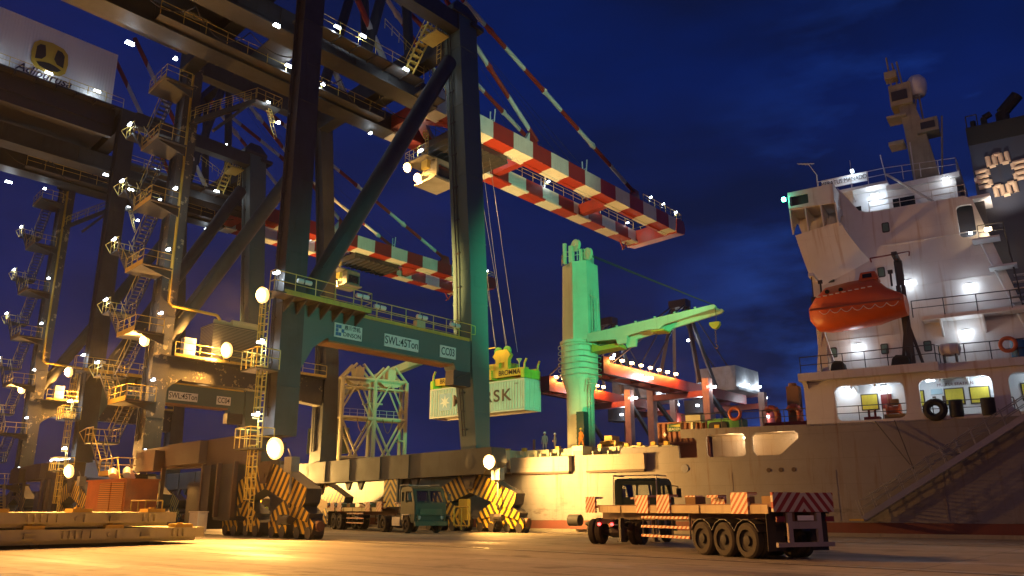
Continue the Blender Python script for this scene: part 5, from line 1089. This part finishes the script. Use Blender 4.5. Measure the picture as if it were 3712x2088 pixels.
base(gc2,(-82,62,8.2))
# ground, water, hills
edge=[(-44+70,53.7+70*.112),(-44,53.7),(-140,53.7+96*.115)]
g=MB(); g.add([(90,-120,0),(90,53.7+134*.112,0),(-44,53.7,0),(-300,53.7+256*.115,0),(-300,-120,0)],[(0,1,2,3,4)]); tag(g.build('ground',concrete),None,None,kind='structure')
q=MB(); 
def kerb(a,b):
    a=V((*a,0));b=V((*b,0)); d=(b-a).normalized(); n=V((-d.y,d.x,0)); n=n if n.y>0 else -n
    q.hexa([a-n*.55+V((0,0,-3.)),b-n*.55+V((0,0,-3.)),b+V((0,0,-3.)),a+V((0,0,-3.)),a-n*.55+V((0,0,.22)),b-n*.55+V((0,0,.22)),b+V((0,0,.22)),a+V((0,0,.22))])
kerb((-44,53.75),(90,53.75+134*.112)); kerb((-44.05,53.75),(-300,53.75+256*.115)); tag(q.build('kerb',paint('kerb concrete',(.34,.30,.22),.8,scale=.6)),None,None,kind='structure')
for b in (30.9,49.8):
    m=MB(T); m.bx(-80,150,b-.32,b-.06,.004,.012); m.bx(-80,150,b+.06,b+.32,.004,.012); tag(m.build('road_groove',paint('rail groove',(.03,.028,.026),.6) if 'rail groove' not in MAT else MAT['rail groove']),None,None,kind='structure')
    m=MB(T); m.bx(-80,150,b-.055,b+.055,.004,.02); tag(m.build('crane_rail',chrome),'long steel crane rail set in the apron under the '+('landside' if b<40 else 'waterside')+' bogies','rail')
wt=MB(); wt.add([(-1500,50,-3),(1500,50,-3),(1500,1800,-3),(-1500,1800,-3)],[(0,1,2,3)]); tag(wt.build('water',water_mat()),None,None,kind='structure')
hl=MB(); 
pr=[]; n=60
for i in range(n+1):
    px=-900+i*60; hgt=4+5*abs(math.sin(i*.7))+4*abs(math.sin(i*1.9)); pr.append((px,hgt))
vs=[];fs=[]
for px,hgt in pr:
    c=PXW(px,420,0); d=PXW(px,470,0); vs+=[c+V((0,0,-3)),c+V((0,0,hgt*.6)),d+V((0,0,hgt)),d+V((0,0,-3))]
for i in range(n): fs+=[(i*4+j,i*4+j+1,i*4+j+5,i*4+j+4) for j in range(3)]
hl.add(vs,fs); tag(hl.build('hills',paint('dark wooded hill',(.03,.035,.03),.9)),None,None,kind='structure')
for k,(x,y,l) in enumerate(((-37,53.,'black quay bollard near the bright hull patch'),(-2,57.6,'black quay bollard below the dark stern'))):
    m=MB(); m.lathe((x,y,0),[(.4,0),(.4,.05),(.24,.1),(.22,.5),(.4,.62),(.4,.75),(.1,.85)],(0,0,1),16); tag(m.build('mooring_bollard',black,smooth=True),l,'bollard','quay bollards')
for k,(x,y) in enumerate(((-39.2,53.4),)):
    m=MB(); m.lathe((x,y-.1,.9),[(.3,0),(.45,.1),(.45,1.1),(.3,1.2)],(1,0,0),12); tag(m.build('quay_fender',black,smooth=True),'black cylindrical quay fender beside the waterside bogie','fender')
# yellow service cage by the waterside bogie
yc=MB(); yc.path([(-46.2,47.6,.5),(-46.2,47.6,1.9),(-44.4,47.4,1.9),(-44.4,47.4,.5),(-46.2,47.6,.5)],.06); yc.tube((-45.3,47.5,.2),(-45.3,47.5,1.9),.06); yc.bx(-45.9,-45.0,47.8,48.2,.9,2.5); tag(yc.build('service_cage',yellow),'yellow service frame standing at the waterside bogie','cage')
yg=MB(); railing(yg,[(-58.6,27.8,.1),(-56.5,27.8,.1)],h=2.2,sp=1.,r=.05); railing(yg,[(-56.5,27.8,.1),(-56.5,29,.1)],h=2.2,sp=1,r=.05); tag(yg.build('guard_rail',yellow),'yellow pipe guard rail just beyond the hatch covers','guard rail')
cb=MB(); cb.box((-52.6,29.6,.9),(1.1,.7,1.2)); cb.box((-52.6,29.6,1.55),(1.2,.8,.08)); cb.bx(-53,-52.9,29.3,29.9,0,.3); cb.bx(-52.3,-52.2,29.3,29.9,0,.3); tag(cb.build('junction_box',contw),'small pale junction box on legs left of the near bogie','box')
# ------------------------------------------------------------------ light
spot((2,32,15),(-41.9,59.0,20.5),(.09,1.,.46),130000,29,.5,.5)
spot((2,32,15),(-45,41,12),(.12,1.,.74),26000,40,.7,.5)
spot((2,32,15.5),(-53,66,43),(.6,1.,.66),120000,22,.7,.5)
mt_=MB(); mt_.tube((2.6,31.8,0),(2.6,31.8,15.5),.3,12,r1=.16); mt_.box((2.4,31.9,15.5),(1.,1.,.4)); tag(mt_.build('unseen_light_mast',chrome),'unseen steel light mast beside the apron, added to carry the green floods','light mast')  # mast out of view, added to carry the green floods
spot((12,-22,30),(-9,62,27),(1.,.58,.42),24000,27,.8,.6)
spot((12,-22,30),(-12,26,0),(1.,.42,.14),15000,56,1.,.6)
spot((-70,-14,34),(-60,62,12),(1.,.56,.17),60000,30,.8,.6)
spot((12,-22,30),(-12.5,29,1.5),(1.,.5,.22),5000,18,.9,.6)  # narrow spot added only to warm the trailer's rear board
spot((-70,-14,34),(-62,26,0),(1.,.52,.15),22000,50,.9,.6)
spot((-70,-14,34),(-24,5,0),(1.,.42,.10),400000,60,.8,.6)
spot(T(38.,47.2,5.2),(-50,62,13),(1.,.58,.16),55000,70,.7,.3)
spot(T(25.3,36,12.6),T(41,41,13.5),(1.,.6,.25),1800,70,.8,.2)  # added spot without a lamp, brightens the CC04 sign boards
spot(T(-2.4,29.2,5.),T(.6,42,13),(1.,.5,.14),5000,60,.9,.3)
mt2=MB(); 
for x,y in ((12,-22),(-70,-14)): pass
mt2.tube((12.4,-22.5,0),(12.4,-22.5,30.5),.35,12,r1=.18); mt2.box((12.2,-22.3,30.6),(1.2,1.2,.5)); tag(mt2.build('unseen_light_mast',chrome),'unseen steel light mast behind the viewer, added to carry sodium floods','light mast')  # mast out of view, added to carry sodium floods
mt3=MB(); mt3.tube((-70.4,-14.5,0),(-70.4,-14.5,34.5),.35,12,r1=.18); mt3.box((-70.2,-14.3,34.6),(1.2,1.2,.5)); tag(mt3.build('unseen_light_mast',chrome),'unseen steel light mast far left on the apron, added to carry sodium floods','light mast')  # second out-of-view mast, added for the landside sodium floods
spot((-42.2,48.6,5.4),(-39.5,55,4.2),(1.,.56,.16),16000,110,.9,.3)
spot(T(-.6,27.7,15.),T(-1,15,0),(1.,.47,.10),90000,124,1.,.4)
spot(T(24.2,27.7,15.),T(22,16,0),(1.,.47,.10),90000,128,1.,.4)
spot(T(40.4,27.7,15.),T(41,16,0),(1.,.47,.10),90000,128,1.,.4)
spot(T(4.5,28.3,7.0),T(13,80,42),(1.,.60,.20),230000,36,.6,.3)  # added upward spot without a lamp, brightens the near boom's underside
spot(T(45.5,28.3,7.0),T(54,80,42),(1.,.60,.20),230000,36,.6,.3)  # same added spot, no lamp there, for the second boom
point(S(17,1.5,6.7),(1.,.6,.25),120,.15); point(S(20.6,1.5,6.7),(1.,.6,.25),70,.15)
sd=bpy.data.lights.new('sun','SUN'); sd.energy=.03; sd.angle=R(20); sd.color=(.5,.65,1.); so=bpy.data.objects.new('sun',sd); so.rotation_euler=(R(50),0,R(30)); col.objects.link(so)
w=bpy.data.worlds.new('World'); sc.world=w; w.use_nodes=True; nt=w.node_tree; bg=nt.nodes['Background']
sk=N(nt,'ShaderNodeTexSky',sky_type='NISHITA',sun_disc=False); sk.sun_elevation=R(-3.5); sk.sun_rotation=R(-30)
co=N(nt,'ShaderNodeTexCoord').outputs['Generated']
cn=noise(nt,scaled(nt,co,(1.6,1.6,5.5)),1.7,9,.6); cn2=noise(nt,scaled(nt,co,(1.,1.,3.4)),1.6,5,.55)
zz=N(nt,'ShaderNodeSeparateXYZ'); L(nt,co,zz.inputs[0])
up=ramp(nt,zz.outputs[2],.0,.5)
basec=mix(nt,up,(.012,.018,.10),(.0018,.011,.10))
bright=mix(nt,ramp(nt,zz.outputs[2],.08,.6),(.04,.145,.70),(.005,.032,.25))
f=math_(nt,'MULTIPLY',ramp(nt,cn,.46,.62),ramp(nt,dotv(nt,co,(.42,.9,0.)),.55,.95))
c2=mix(nt,math_(nt,'MULTIPLY',ramp(nt,cn2,.36,.62),.85),basec,(.003,.006,.030)); c3=mix(nt,f,c2,bright)
ad=N(nt,'ShaderNodeMix',data_type='RGBA',blend_type='ADD'); ad.inputs[0].default_value=.015; L(nt,c3,ad.inputs[6]); L(nt,sk.outputs[0],ad.inputs[7])
L(nt,ad.outputs[2],bg.inputs['Color']); bg.inputs['Strength'].default_value=1.
bake_text()
# ------------------------------------------------------------------ camera
cd=bpy.data.cameras.new('camera'); cam=bpy.data.objects.new('camera',cd); col.objects.link(cam); cam.location=(0,0,1.7); cam.rotation_euler=(R(90)+math.atan(803/2937),0,A_)
cd.sensor_width=36; cd.lens=2937/3712*36; cd.clip_end=5000; cd.clip_start=.1; sc.camera=cam
sc.view_settings.view_transform='Standard'; sc.view_settings.look='None'; sc.view_settings.exposure=0
sc.cycles.use_denoising=True; sc.cycles.sample_clamp_indirect=6; sc.cycles.max_bounces=5; sc.cycles.diffuse_bounces=3; sc.cycles.glossy_bounces=2; sc.cycles.transparent_max_bounces=6
sc.cycles.caustics_reflective=False; sc.cycles.caustics_refractive=False
hz=MB(); hz.bx(-330,130,-130,560,-4.5,70); ho=hz.build('haze',paint('haze air',(.5,.5,.5)))  # thin air volume added to give the lamps a faint halo
m=bpy.data.materials.new('haze volume'); m.use_nodes=True; nt=m.node_tree; nt.nodes.clear(); o_=nt.nodes.new('ShaderNodeOutputMaterial'); v_=nt.nodes.new('ShaderNodeVolumePrincipled'); v_.inputs['Density'].default_value=.00009; v_.inputs['Color'].default_value=(.9,.9,.9,1); v_.inputs['Anisotropy'].default_value=.75; nt.links.new(v_.outputs[0],o_.inputs['Volume'])
ho.data.materials.clear(); ho.data.materials.append(m); ho['kind']='stuff'
